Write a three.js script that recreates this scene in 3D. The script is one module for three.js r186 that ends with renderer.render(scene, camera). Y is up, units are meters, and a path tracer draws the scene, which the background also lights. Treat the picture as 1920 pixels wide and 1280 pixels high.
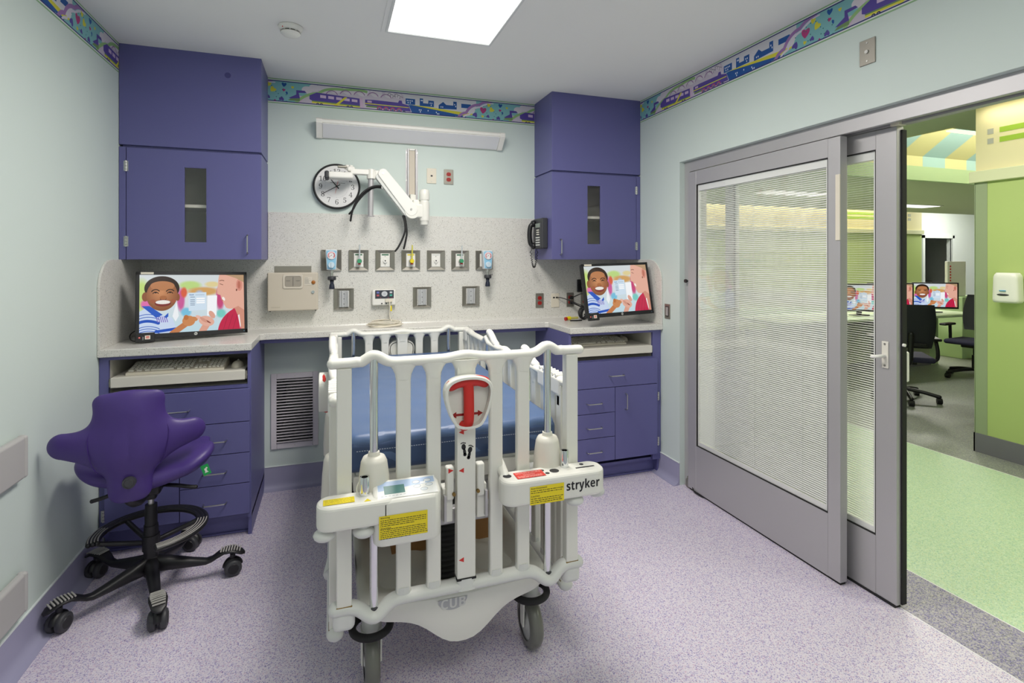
import * as THREE from 'three';
import { RoundedBoxGeometry } from 'three/addons/geometries/RoundedBoxGeometry.js';
import { mergeGeometries, mergeVertices, toCreasedNormals } from 'three/addons/utils/BufferGeometryUtils.js';
import { RectAreaLightUniformsLib } from 'three/addons/lights/RectAreaLightUniformsLib.js';
import { FontLoader } from 'three/addons/loaders/FontLoader.js';
import { TextGeometry } from 'three/addons/geometries/TextGeometry.js';
import { MarchingCubes } from 'three/addons/objects/MarchingCubes.js';

// ---------------------------------------------------------------- camera, light, exposure
const scene = new THREE.Scene();
scene.background = new THREE.Color(0x0b0c0e);
const F = 991.66, W = 1920, H = 1280;
const camera = new THREE.PerspectiveCamera(2 * Math.atan(H / 2 / F) * 180 / Math.PI, W / H, 0.05, 60);
camera.position.set(1.126, 1.5296, 3.8526);
camera.rotation.y = -Math.atan((960 - 621.4) / F);
camera.setViewOffset(W, H, 0, 640 - 486.46, W, H);
scene.add(camera);
const renderer = new THREE.WebGLRenderer({ antialias: true });
renderer.toneMapping = THREE.LinearToneMapping;
renderer.toneMappingExposure = 1.0;
renderer.shadowMap.enabled = true;
RectAreaLightUniformsLib.init();

const LIGHTS = [];
function areaLight(color, intensity, w, h, pos, look) {
  const l = new THREE.RectAreaLight(color, intensity, w, h);
  l.position.set(...pos); l.lookAt(...look); l.castShadow = true;
  scene.add(l); LIGHTS.push(l); return l;
}
// the troffer above the crib, an unseen entrance-side fill, corridor fittings, added far light
const ROOM_L = 21.5, CORR_L = 14;
areaLight(0xfff9f2, ROOM_L, 0.56, 1.16, [1.685, 2.715, 1.62], [1.685, 0, 1.62001]);
areaLight(0xfff9f2, ROOM_L * 0.32, 0.56, 1.16, [1.685, 2.715, 3.75], [1.685, 0, 3.75001]);  // unseen dimmed ceiling light, fills in the crib front
areaLight(0xfffbf0, CORR_L, 0.56, 1.16, [4.75, 2.72, 1.3], [4.75, 0, 1.30001]);
areaLight(0xfffbf0, CORR_L, 0.56, 1.16, [4.75, 2.72, 3.7], [4.75, 0, 3.70001]);
areaLight(0xfffbf0, 55, 1.1, 0.3, [7.3, 2.44, -1.9], [7.3, 0, -1.90001]);
areaLight(0xfffbf0, 60, 1.1, 0.3, [10.6, 2.44, -2.6], [10.6, 0, -2.60001]);
areaLight(0xfffdf8, 22, 1.16, 0.56, [14.9, 2.96, -3.9], [14.9, 0, -3.90001]);  // added light out of view, brightens the far white wall

// ---------------------------------------------------------------- helpers
const R = (d) => d * Math.PI / 180;
const V = (x, y, z) => new THREE.Vector3(x, y, z);
let seed = 20240711;
function rnd() { seed = (seed * 1664525 + 1013904223) >>> 0; return seed / 4294967296; }
const rr = (a, b) => a + (b - a) * rnd();

function prep(g) {
  g = g.index ? g.toNonIndexed() : g;
  if (!g.attributes.normal) g.computeVertexNormals();
  if (!g.attributes.uv) g.setAttribute('uv', new THREE.BufferAttribute(new Float32Array(g.attributes.position.count * 2), 2));
  for (const k of Object.keys(g.attributes)) if (!['position', 'normal', 'uv'].includes(k)) g.deleteAttribute(k);
  return g;
}
function join(list) { list = (Array.isArray(list) ? list : [list]).flat(9).map(prep); return list.length === 1 ? list[0] : mergeGeometries(list); }
function muv(g, s = 1) {                       // uv in metres from the face's main direction
  g = prep(g);
  const p = g.attributes.position, n = g.attributes.normal, u = g.attributes.uv;
  for (let i = 0; i < p.count; i++) {
    const ax = Math.abs(n.getX(i)), ay = Math.abs(n.getY(i)), az = Math.abs(n.getZ(i));
    if (ay >= ax && ay >= az) u.setXY(i, p.getX(i) * s, p.getZ(i) * s);
    else if (ax >= az) u.setXY(i, p.getZ(i) * s, p.getY(i) * s);
    else u.setXY(i, p.getX(i) * s, p.getY(i) * s);
  }
  return g;
}
const names = {};
function numbered(n) { const k = names[n] = (names[n] ?? -1) + 1; return k ? n + '_' + String(k).padStart(3, '0') : n; }
const ORI = new WeakMap();
function thing(name, label, category, pos = [0, 0, 0], group) {
  const o = new THREE.Group(); o.name = numbered(name); o.position.set(...pos); scene.add(o);
  o.userData = { label, category }; if (group) o.userData.group = group;
  ORI.set(o, pos); return o;
}
function place(o, pos, yaw = 0, tilt = 0, roll = 0) { o.position.set(...pos); o.rotation.set(tilt, yaw, roll, 'YXZ'); return o; }
function mesh(name, geos, mat) { const m = new THREE.Mesh(join(geos), mat); m.name = name; m.castShadow = m.receiveShadow = true; return m; }
function part(parent, name, geos, mat, label) {  // geometry in the coordinates the thing was laid out in
  const m = mesh(name, geos, mat); const o = ORI.get(parent) ?? [0, 0, 0];
  if (o[0] || o[1] || o[2]) m.geometry.translate(-o[0], -o[1], -o[2]);
  ORI.set(m, o); if (label) m.userData.label = label; parent.add(m); return m;
}
function sub(parent, name) { const g = new THREE.Group(); g.name = name; ORI.set(g, ORI.get(parent) ?? [0, 0, 0]); parent.add(g); return g; }
function piece(parent, name, geo, mat, pos, rot) {   // shared geometry, many copies
  const m = new THREE.Mesh(geo, mat); m.name = name; m.castShadow = m.receiveShadow = true;
  const o = ORI.get(parent) ?? [0, 0, 0]; m.position.set(pos[0] - o[0], pos[1] - o[1], pos[2] - o[2]);
  if (rot) m.rotation.set(...rot); parent.add(m); return m;
}
function one(name, geos, mat, label, category, group) {
  const m = mesh(numbered(name), geos, mat); scene.add(m); m.userData = { label, category }; if (group) m.userData.group = group; return m;
}
function struct(name, geos, mat, label, category) {
  const m = mesh(name, geos, mat); scene.add(m); m.userData = { kind: 'structure', label, category }; return m;
}
function structGroup(name, label, category) { const g = new THREE.Group(); g.name = name; scene.add(g); g.userData = { kind: 'structure', label, category }; return g; }
// geometries
function box(x0, x1, y0, y1, z0, z1, r = 0, seg = 2) {
  const w = x1 - x0, h = y1 - y0, d = z1 - z0;
  const g = r ? new RoundedBoxGeometry(w, h, d, seg, Math.min(r, w / 2.01, h / 2.01, d / 2.01)) : new THREE.BoxGeometry(w, h, d);
  return g.translate((x0 + x1) / 2, (y0 + y1) / 2, (z0 + z1) / 2);
}
function cyl(a, b, r0, r1 = r0, n = 20, open = false) {
  const A = V(...a), B = V(...b), d = B.clone().sub(A), g = new THREE.CylinderGeometry(r1, r0, d.length(), n, 1, open);
  g.applyQuaternion(new THREE.Quaternion().setFromUnitVectors(V(0, 1, 0), d.normalize()));
  return g.translate((a[0] + b[0]) / 2, (a[1] + b[1]) / 2, (a[2] + b[2]) / 2);
}
function tube(pts, r, seg = 40, n = 10, closed = false, tension = 0.5) {
  const c = new THREE.CatmullRomCurve3(pts.map((p) => V(...p)), closed, 'catmullrom', tension);
  const g = new THREE.TubeGeometry(c, seg, r, n, closed);
  if (closed) return g;
  const caps = [pts[0], pts[pts.length - 1]].map((p) => new THREE.SphereGeometry(r, n, 6).translate(...p));
  return join([g, ...caps]);
}
function lathe(prof, pos = [0, 0, 0], n = 28) { return new THREE.LatheGeometry(prof.map((p) => new THREE.Vector2(p[0], p[1])), n).translate(...pos); }
function sph(p, r, s = [1, 1, 1], n = 16) { return new THREE.SphereGeometry(r, n, Math.max(6, n >> 1)).scale(...s).translate(...p); }
function shapeOf(pts) { const s = new THREE.Shape(); pts.forEach((p, i) => i ? s.lineTo(p[0], p[1]) : s.moveTo(p[0], p[1])); s.closePath(); return s; }
function rrect(w, h, r) {
  const s = new THREE.Shape(), x = -w / 2, y = -h / 2; r = Math.min(r, w / 2, h / 2);
  s.moveTo(x + r, y); s.lineTo(x + w - r, y); s.absarc(x + w - r, y + r, r, -Math.PI / 2, 0); s.lineTo(x + w, y + h - r); s.absarc(x + w - r, y + h - r, r, 0, Math.PI / 2);
  s.lineTo(x + r, y + h); s.absarc(x + r, y + h - r, r, Math.PI / 2, Math.PI); s.lineTo(x, y + r); s.absarc(x + r, y + r, r, Math.PI, Math.PI * 1.5); return s;
}
function ext(shape, depth, bevel = 0, seg = 2, cs = 10) {
  return new THREE.ExtrudeGeometry(shape, { depth: depth - 2 * bevel, bevelEnabled: bevel > 0, bevelSize: bevel, bevelThickness: bevel, bevelOffset: -bevel, bevelSegments: seg, curveSegments: cs }).translate(0, 0, bevel);
}
function quad(w, h) { return new THREE.PlaneGeometry(w, h); }
function smooth(g, ang = 0.6) { return toCreasedNormals(prep(g), ang); }
// a closed pillow: rows of half-width w(t), thickness th(t), put into space by f(s, t, k) with k = -1..1 through the thickness
function loft(rows, cols, fn) {
  const pos = [], idx = [];
  for (let i = 0; i <= rows; i++) for (let j = 0; j < cols; j++) pos.push(...fn(i / rows, j / cols));
  for (let i = 0; i < rows; i++) for (let j = 0; j < cols; j++) {
    const a = i * cols + j, b = i * cols + (j + 1) % cols, c = a + cols, d = b + cols; idx.push(a, b, d, a, d, c);
  }
  for (const [i, flip] of [[0, 0], [rows, 1]]) {
    const c = [0, 0, 0]; for (let j = 0; j < cols; j++) for (let k = 0; k < 3; k++) c[k] += pos[(i * cols + j) * 3 + k] / cols;
    const n = pos.length / 3; pos.push(...c);
    for (let j = 0; j < cols; j++) { const a = i * cols + j, b = i * cols + (j + 1) % cols; if (flip) idx.push(a, b, n); else idx.push(b, a, n); }
  }
  const g = new THREE.BufferGeometry(); g.setAttribute('position', new THREE.Float32BufferAttribute(pos, 3)); g.setIndex(idx); g.computeVertexNormals();
  // make sure it is turned outwards
  let vol = 0; const p = g.attributes.position;
  for (let i = 0; i < idx.length; i += 3) { const a = V().fromBufferAttribute(p, idx[i]), b = V().fromBufferAttribute(p, idx[i + 1]), c = V().fromBufferAttribute(p, idx[i + 2]); vol += a.dot(b.cross(c)); }
  if (vol < 0) { for (let i = 0; i < idx.length; i += 3) { const t = idx[i]; idx[i] = idx[i + 1]; idx[i + 1] = t; } g.setIndex(idx); g.computeVertexNormals(); }
  return g;
}
const sgnPow = (v, p) => Math.sign(v) * Math.pow(Math.abs(v), p);
// textures
function canvas(w, h, draw, o = {}) {
  const c = document.createElement('canvas'); c.width = w; c.height = h; const x = c.getContext('2d'); draw(x, w, h);
  const t = new THREE.CanvasTexture(c); t.colorSpace = o.data ? THREE.NoColorSpace : THREE.SRGBColorSpace; t.wrapS = t.wrapT = o.clamp ? THREE.ClampToEdgeWrapping : THREE.RepeatWrapping;
  if (o.repeat) t.repeat.set(o.repeat[0], o.repeat[1]); t.anisotropy = 8; return t;
}
function std(color, roughness = 0.5, o = {}) {
  const m = o.phys ? new THREE.MeshPhysicalMaterial() : new THREE.MeshStandardMaterial(); delete o.phys;
  m.color.set(color); m.roughness = roughness; Object.assign(m, o); return m;
}
function decal(color, map, roughness = 0.45, o = {}) { return std(color, roughness, { map, polygonOffset: true, polygonOffsetFactor: -1, ...o }); }
function speckle(base, sorts, px, metres) {
  return canvas(px, px, (c) => {
    c.fillStyle = base; c.fillRect(0, 0, px, px);
    const k = px / metres;
    for (const [col, n, l0, l1, w0, w1, al, dir] of sorts) {
      c.fillStyle = col; 
      for (let i = 0; i < n * metres * metres; i++) {
        const x = rnd() * px, y = rnd() * px, l = rr(l0, l1) * k, w = rr(w0, w1) * k, a = dir === undefined ? rnd() * 7 : dir + rr(-0.5, 0.5); c.globalAlpha = al * rr(0.6, 1);
        for (const ox of x < l ? [0, px] : x > px - l ? [0, -px] : [0]) for (const oy of y < l ? [0, px] : y > px - l ? [0, -px] : [0]) {
          c.save(); c.translate(x + ox, y + oy); c.rotate(a); c.fillRect(-l / 2, -w / 2, l, w); c.restore();
        }
      }
    }
    c.globalAlpha = 1;
  }, { repeat: [1 / metres, 1 / metres] });
}
// ---------------------------------------------------------------- materials
const texLilac = speckle('#d9d2df', [['#e6e1ea', 20000, 0.003, 0.007, 0.0026, 0.0045, 0.7], ['#bcb2d0', 14000, 0.003, 0.006, 0.002, 0.0034, 0.7], ['#8278b6', 11500, 0.0028, 0.006, 0.0018, 0.003, 0.85], ['#564e90', 3600, 0.0026, 0.005, 0.0018, 0.0028, 0.85], ['#c69ab8', 5200, 0.0026, 0.0056, 0.0018, 0.003, 0.75], ['#8a5c8e', 1900, 0.0024, 0.005, 0.0018, 0.0026, 0.8]], 1600, 1.0);
const texStrip = speckle('#a29dab', [['#b9b4b6', 16000, 0.004, 0.010, 0.002, 0.004, 0.8], ['#5d5694', 16000, 0.004, 0.011, 0.002, 0.004, 0.8], ['#c9c1a4', 5000, 0.003, 0.008, 0.0016, 0.003, 0.8], ['#55595c', 9000, 0.003, 0.009, 0.0016, 0.003, 0.8]], 1024, 1.0);
const texGreen = speckle('#bdd3b4', [['#d0e1c8', 11000, 0.005, 0.012, 0.0025, 0.004, 0.8], ['#93bd98', 8000, 0.004, 0.011, 0.002, 0.0034, 0.8], ['#7aa9a4', 3600, 0.004, 0.010, 0.0018, 0.003, 0.85], ['#d6d49e', 4200, 0.004, 0.009, 0.0018, 0.003, 0.8]], 1024, 1.0);
const texGrey = speckle('#84887f', [['#a9aca2', 12000, 0.004, 0.011, 0.002, 0.004, 0.8], ['#5d6265', 12000, 0.004, 0.010, 0.002, 0.0034, 0.8], ['#6a6590', 5000, 0.003, 0.008, 0.0016, 0.003, 0.8]], 1024, 1.0);
const texStone = speckle('#dbdad4', [['#eae9e5', 26000, 0.002, 0.006, 0.002, 0.004, 0.6], ['#c3c1ba', 9000, 0.0015, 0.005, 0.0012, 0.003, 0.6], ['#77756f', 3000, 0.0018, 0.0046, 0.0012, 0.0026, 0.8], ['#3d3c3f', 1500, 0.0018, 0.0042, 0.0012, 0.0026, 0.9], ['#9a7f6c', 900, 0.0014, 0.0036, 0.0012, 0.0024, 0.8]], 1400, 0.7);
const texPeel = canvas(256, 256, (c) => { const d = c.createImageData(256, 256); for (let i = 0; i < 65536; i++) { const v = 110 + rnd() * 60 + rnd() * 40; d.data.set([v, v, v, 255], i * 4); } c.putImageData(d, 0, 0); }, { data: true, repeat: [3, 3] });
const texGrain = canvas(256, 256, (c) => {
  c.fillStyle = '#808080'; c.fillRect(0, 0, 256, 256);
  for (let i = 0; i < 5200; i++) { const v = 90 + rnd() * 80; c.fillStyle = `rgba(${v},${v},${v},0.5)`; c.beginPath(); c.arc(rnd() * 256, rnd() * 256, rr(1, 3), 0, 7); c.fill(); }
}, { data: true, repeat: [12, 12] });
const M = {
  floor: std('#ffffff', 0.42, { map: texLilac }), strip: std('#ffffff', 0.45, { map: texStrip }), green: std('#ffffff', 0.4, { map: texGreen }), grey: std('#ffffff', 0.45, { map: texGrey }),
  stone: std('#ffffff', 0.28, { map: texStone }),
  wall: std('#d2dfda', 0.62, { bumpMap: texPeel, bumpScale: 0.0004 }), ceil: std('#f2f2f0', 0.9), base: std('#a4a3bf', 0.45), base2: std('#77757f', 0.45),
  lam: std('#626297', 0.42), lamIn: std('#dedbd0', 0.55), lamEdge: std('#626297', 0.42),
  steel: std('#c9c9c6', 0.28, { metalness: 1 }), chrome: std('#e2e4e6', 0.09, { metalness: 1 }), brushed: std('#9b988f', 0.42, { metalness: 0.75 }), alu: std('#b9b8ba', 0.42, { metalness: 0.35 }), brass: std('#8d7442', 0.45, { metalness: 0.8 }),
  white: std('#eeede7', 0.42), cream: std('#e6e3d8', 0.4), crib: std('#e8e8e0', 0.36), crib2: std('#dadcd8', 0.4), beige: std('#cdc4b4', 0.5), ivory: std('#e3dccb', 0.5),
  black: std('#17171a', 0.42), rubber: std('#1c1c1d', 0.7), dark: std('#2b2b2e', 0.5), graph: std('#3a3b3f', 0.5), outlet: std('#a8201c', 0.4), railM: std('#c6c8ca', 0.4, { metalness: 0.2 }), red: std('#cf2a22', 0.38), redDark: std('#9c1715', 0.4), yellow: std('#e8d51c', 0.5),
  glass: std('#ffffff', 0.03, { phys: true, transmission: 1, thickness: 0, ior: 1.45 }), frost: std('#f2f4f4', 0.3, { phys: true, transmission: 0.5, thickness: 0 }),
  tyre: std('#6f7069', 0.3), vinyl: std('#4f678e', 0.4, { bumpMap: texGrain, bumpScale: 0.0003 }), thread: std('#c9d2de', 0.8),
  purple: std('#45317a', 0.42, { bumpMap: texGrain, bumpScale: 0.0005 }), purpleEdge: std('#3a2070', 0.5),
  blind: std('#e9ebe8', 0.5), kraft: std('#a97c4f', 0.85), bumper: std('#b6b5b4', 0.55), sky: std('#6aa7cf', 0.4), tealP: std('#2f8d63', 0.4),
  gwall: std('#b4c77e', 0.6), ywall: std('#e9e0b6', 0.6), ledge: std('#d9dcb8', 0.55), guard: std('#98a585', 0.5), pgreen: std('#bcd6a6', 0.6), wwall: std('#dfe4e2', 0.6), oliv: std('#c6cfb4', 0.85),
  cyanP: std('#b6dbdb', 0.6), yellP: std('#e6e2a8', 0.6), deskTop: std('#cfe0bd', 0.35), deskPanel: std('#b9c0a2', 0.5), meshBk: std('#23262b', 0.8), seatBlue: std('#2a2942', 0.85),
};
// ---------------------------------------------------------------- room shell
const XR = 3.361, HC = 2.74, ZF = 4.75;
const OZ0 = 0.826, OZ1 = 3.02, OY = 2.19;      // the door opening in the right wall
struct('floor', muv(box(-0.12, 3.492, -0.1, 0, -0.12, ZF + 0.12)), M.floor, 'lilac speckled sheet vinyl floor of the room', 'floor');
struct('floor_threshold', muv(box(3.492, 3.815, -0.1, 0, -6, ZF + 1.5)), M.strip, 'dark grey purple speckled floor strip under the sliding door', 'floor');
struct('floor_corridor', muv(box(3.815, 5.69, -0.1, 0, -6, ZF + 1.5)), M.green, 'green speckled corridor floor outside the sliding door', 'floor');
struct('floor_station', muv(box(5.69, 17, -0.1, 0, -8, ZF + 1.5)), M.grey, 'grey speckled floor around the staff desk', 'floor');
const weld = std('#e6e4ea', 0.4);
struct('trim_1', box(3.489, 3.495, -0.02, 0.0008, -0.1, ZF), weld, 'pale weld line between lilac and grey floor', 'trim');
struct('trim_2', box(3.812, 3.818, -0.02, 0.0008, -5.9, ZF + 1.4), weld, 'pale weld line between grey strip and green floor', 'trim');
struct('trim_3', box(5.687, 5.693, -0.02, 0.0008, -5.9, ZF + 1.4), weld, 'pale weld line between green and grey floor', 'trim');
struct('wall_left', box(-0.12, 0, 0, HC, -0.12, ZF + 0.12), M.wall, 'pale mint painted wall behind the purple stool', 'wall');
struct('wall_back', [box(0, 0.781, 0, HC, -0.12, 0), box(1.006, XR, 0, HC, -0.12, 0), box(0.781, 1.006, 0, 0.302, -0.12, 0), box(0.781, 1.006, 0.732, HC, -0.12, 0)], M.wall, 'pale mint painted wall above the backsplash', 'wall');
struct('wall_front', box(0, XR, 0, HC, ZF, ZF + 0.12), M.wall, 'pale mint painted wall facing the counter', 'wall');
struct('wall_right', [box(XR, 3.56, 0, HC, -0.12, OZ0), box(XR, 3.56, OY, HC, OZ0, OZ1), box(XR, 3.56, 0, HC, OZ1, ZF + 0.12)], M.wall, 'pale mint painted wall around the sliding glass door', 'wall');
struct('ceiling', box(-0.12, 3.56, HC, HC + 0.12, -0.12, ZF + 0.12), M.ceil, 'plain white painted ceiling of the room', 'ceiling');
// coved vinyl skirting: a flat upstand with a quarter-round foot
function skirting(name, len, pos, turn, m, label, h = 0.148) {
  const s = new THREE.Shape(); s.moveTo(0, 0); s.lineTo(0.05, 0); s.lineTo(0.05, 0.002); s.bezierCurveTo(0.02, 0.004, 0.006, 0.018, 0.005, 0.048); s.lineTo(0.005, h); s.lineTo(0, h); s.closePath();
  const g = new THREE.ExtrudeGeometry(s, { depth: len, bevelEnabled: false, curveSegments: 8 }); g.rotateY(turn).translate(...pos);
  struct(name, smooth(g, 0.5), m, label, 'baseboard');
}
const capM = std('#dfe6e6', 0.5);
skirting('baseboard_left', ZF - 0.58, [0, 0, 0.58], 0, M.base, 'lilac grey vinyl coved skirting along the left wall');
skirting('baseboard_back', 1.94, [2.64, 0, 0], -Math.PI / 2, M.base, 'lilac grey vinyl coved skirting under the counter');
skirting('baseboard_right', 0.28, [XR, 0, OZ0], Math.PI, M.base, 'lilac grey vinyl coved skirting beside the door jamb');
struct('trim_4', [box(0, 0.008, 0.148, 0.153, 0.62, ZF)], capM, 'thin pale sealant bead on the left skirting', 'trim');
struct('trim_5', [box(0.71, 2.63, 0.148, 0.153, 0, 0.008)], capM, 'thin pale sealant bead on the skirting under the counter', 'trim');
struct('trim_6', [box(XR - 0.008, XR, 0.148, 0.153, 0.56, OZ0)], capM, 'thin pale sealant bead on the skirting by the door', 'trim');

// ---------------------------------------------------------------- wallpaper border
const texBorder = canvas(2048, 224, (c, w, h) => {
  const X = (u) => u * w, Y = (v) => v * h, poly = (col, pts) => { c.fillStyle = col; c.beginPath(); pts.forEach((p, i) => i ? c.lineTo(X(p[0]), Y(p[1])) : c.moveTo(X(p[0]), Y(p[1]))); c.closePath(); c.fill(); };
  const rect = (col, u, v, a, b) => { c.fillStyle = col; c.fillRect(X(u), Y(v), X(a), Y(b)); };
  const circ = (col, u, v, r) => { c.fillStyle = col; c.beginPath(); c.arc(X(u), Y(v), r, 0, 7); c.fill(); };
  const heart = (col, u, v, s, a) => { c.save(); c.translate(X(u), Y(v)); c.rotate(a); c.scale(s, s); c.fillStyle = col; c.beginPath(); c.moveTo(0, 1); c.bezierCurveTo(-1.5, -0.1, -0.9, -1.3, 0, -0.5); c.bezierCurveTo(0.9, -1.3, 1.5, -0.1, 0, 1); c.fill(); c.restore(); };
  const cloud = (col, pts, r) => { c.fillStyle = col; for (const [u, v, k] of pts) { c.beginPath(); c.ellipse(X(u), Y(v), r * (k || 1), r * (k || 1) * 0.72, 0, 0, 7); c.fill(); } };
  const teal = '#7fb9bd', navy = '#28306f', pur = '#54449a', pink = '#cdb3cf', grn = '#93bd7c', yel = '#d8d23c', blue = '#12519b', sky = '#d3d3da', mag = '#b33379';
  c.fillStyle = teal; c.fillRect(0, 0, w, h);
  // sky and smoke behind the train
  rect(sky, 0.44, 0.06, 0.42, 0.5); rect(pink, 0.03, 0.62, 0.55, 0.34);
  poly('#c9c0cf', [[0.05, 0.95], [0.10, 0.2], [0.2, 0.1], [0.5, 0.12], [0.55, 0.95]]);
  cloud('#d9d3dc', [[0.08, 0.35], [0.11, 0.24], [0.15, 0.2, 1.2], [0.2, 0.18, 1.3], [0.26, 0.2, 1.3], [0.32, 0.2, 1.3], [0.38, 0.2, 1.2], [0.44, 0.22], [0.48, 0.24, 0.7]], 46);
  c.strokeStyle = grn; c.lineWidth = 24; c.beginPath(); c.moveTo(X(0.03), Y(0.95)); c.quadraticCurveTo(X(0.07), Y(0.5), X(0.13), Y(0.44)); c.quadraticCurveTo(X(0.16), Y(0.16), X(0.24), Y(0.2)); c.quadraticCurveTo(X(0.3), Y(0.1), X(0.34), Y(0.2)); c.stroke();
  c.strokeStyle = '#94679f'; c.lineWidth = 7; for (const [u0, v0] of [[0.16, 0.42], [0.22, 0.36], [0.28, 0.34], [0.34, 0.33], [0.4, 0.35]]) { c.beginPath(); c.arc(X(u0 + 0.025), Y(v0 + 0.1), 52, 3.5, 5.9); c.stroke(); }
  c.strokeStyle = '#3a3550'; c.lineWidth = 3; for (let i = 0; i < 6; i++) { c.beginPath(); c.arc(X(0.44 + i * 0.011), Y(0.22 + 0.05 * (i % 3)), 15, 2.6, 6); c.stroke(); }
  // train: tail, carriage, engine
  poly(pur, [[0.004, 0.74], [0.035, 0.58], [0.035, 0.4], [0.07, 0.4], [0.078, 0.48], [0.045, 0.5], [0.05, 0.72], [0.012, 0.76]]);
  poly('#6f8f5a', [[0.0, 0.84], [0.012, 0.76], [0.05, 0.72], [0.05, 0.84]]);
  poly(pur, [[0.09, 0.72], [0.09, 0.56], [0.12, 0.42], [0.305, 0.5], [0.315, 0.8], [0.1, 0.76]]);
  for (let i = 0; i < 5; i++) poly('#cfb9d6', [[0.135 + i * 0.034, 0.5 + i * 0.013], [0.16 + i * 0.034, 0.51 + i * 0.013], [0.16 + i * 0.034, 0.63 + i * 0.01], [0.135 + i * 0.034, 0.62 + i * 0.01]]);
  poly(yel, [[0.1, 0.8], [0.315, 0.84], [0.315, 0.88], [0.1, 0.86]]); poly('#6f8f5a', [[0.1, 0.76], [0.315, 0.8], [0.315, 0.84], [0.1, 0.8]]);
  poly(yel, [[0.19, 0.92], [0.24, 0.5], [0.252, 0.5], [0.205, 0.92]]);
  poly(pink, [[0.305, 0.46], [0.318, 0.46], [0.325, 0.92], [0.308, 0.92]]);
  poly(pur, [[0.33, 0.52], [0.37, 0.5], [0.48, 0.52], [0.485, 0.42], [0.497, 0.42], [0.5, 0.54], [0.53, 0.6], [0.54, 0.86], [0.4, 0.84], [0.33, 0.74]]);
  poly(yel, [[0.33, 0.66], [0.53, 0.68], [0.53, 0.71], [0.33, 0.7]]); rect('#6f8f5a', 0.335, 0.76, 0.06, 0.07); rect(pink, 0.34, 0.55, 0.02, 0.08);
  for (const u of [0.395, 0.425, 0.455, 0.485]) { circ(mag, u, 0.85, 24); circ('#7f8a8c', u, 0.85, 15); circ(pur, u, 0.85, 7); }
  for (const u of [0.125, 0.14, 0.255, 0.27, 0.508]) { circ('#20264e', u, 0.9, 13); circ('#cfc4d6', u, 0.9, 6); }
  // town
  poly(blue, [[0.53, 0.58], [0.55, 0.56], [0.84, 0.88], [0.78, 1], [0.55, 1]]); poly(yel, [[0.54, 0.56], [0.6, 0.56], [0.86, 0.7], [0.83, 0.86]]);
  poly(sky, [[0.58, 0.56], [0.85, 0.5], [0.86, 0.72]]);
  rect(blue, 0.515, 0.3, 0.045, 0.25); rect(blue, 0.582, 0.24, 0.016, 0.3); rect(blue, 0.582, 0.44, 0.068, 0.13); rect(blue, 0.623, 0.3, 0.027, 0.25);
  poly(blue, [[0.673, 0.62], [0.673, 0.46], [0.695, 0.3], [0.71, 0.42], [0.745, 0.42], [0.745, 0.24], [0.762, 0.24], [0.762, 0.58]]); rect(blue, 0.785, 0.3, 0.048, 0.18);
  c.fillStyle = '#e6ebf5'; for (const [u, v] of [[0.521, 0.36], [0.529, 0.36], [0.537, 0.36], [0.545, 0.36], [0.525, 0.45], [0.535, 0.45], [0.587, 0.3], [0.592, 0.3], [0.63, 0.38], [0.638, 0.38], [0.635, 0.47], [0.683, 0.5], [0.691, 0.5], [0.75, 0.34], [0.755, 0.42], [0.578, 0.72], [0.586, 0.72], [0.583, 0.8], [0.62, 0.72], [0.66, 0.76], [0.665, 0.82], [0.672, 0.82], [0.755, 0.88], [0.762, 0.88]]) c.fillRect(X(u), Y(v), 8, 13);
  // cloud edge and hearts
  c.lineWidth = 26; c.strokeStyle = '#9b74b0'; c.beginPath(); c.moveTo(X(0.765), Y(1)); c.quadraticCurveTo(X(0.78), Y(0.72), X(0.81), Y(0.68)); c.quadraticCurveTo(X(0.83), Y(0.3), X(0.875), Y(0.28)); c.quadraticCurveTo(X(0.9), Y(0.08), X(0.94), Y(0.1)); c.stroke();
  c.lineWidth = 16; c.strokeStyle = '#d5cfdd'; c.beginPath(); c.moveTo(X(0.79), Y(1)); c.quadraticCurveTo(X(0.795), Y(0.8), X(0.825), Y(0.76)); c.quadraticCurveTo(X(0.845), Y(0.4), X(0.88), Y(0.38)); c.quadraticCurveTo(X(0.91), Y(0.16), X(0.95), Y(0.18)); c.stroke();
  poly(teal, [[0.8, 1], [0.81, 0.84], [0.845, 0.74], [0.86, 0.46], [0.9, 0.4], [0.92, 0.2], [1, 0.16], [1, 0.9], [0.98, 1]]);
  heart(mag, 0.896, 0.5, 36, 0.1); heart(yel, 0.94, 0.45, 27, 0.7); heart(yel, 0.925, 0.25, 20, 0.2); heart(pur, 0.855, 0.74, 27, 3.6); heart(yel, 0.893, 0.78, 14, 0.3); heart(pur, 0.921, 0.76, 18, 3.3); heart(blue, 0.985, 0.22, 22, 0.1); heart(pur, 0.975, 0.8, 22, 3.2); heart(mag, 0.984, 0.44, 14, 0.3); heart(mag, 0.948, 0.9, 13, 3.1); heart(blue, 0.998, 0.55, 15, 0.2); heart(yel, 0.02, 0.3, 13, 0);
  c.fillStyle = '#2d6d70'; for (let i = 0; i < 26; i++) { c.beginPath(); c.arc(X(rr(0.85, 1.02)), Y(rr(0.15, 0.95)), 4, 0, 7); c.fill(); }
  for (const y of [0, h - 9]) { rect('#8fb78a', 0, y / h, 1, 9 / h); } rect('#dfe4e0', 0, 9 / h, 1, 8 / h); rect(navy, 0, 17 / h, 1, 8 / h); rect('#dfe4e0', 0, 1 - 17 / h, 1, 8 / h); rect(navy, 0, 1 - 25 / h, 1, 8 / h);
});
const mBorder = std('#ffffff', 0.6, { map: texBorder });
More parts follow.
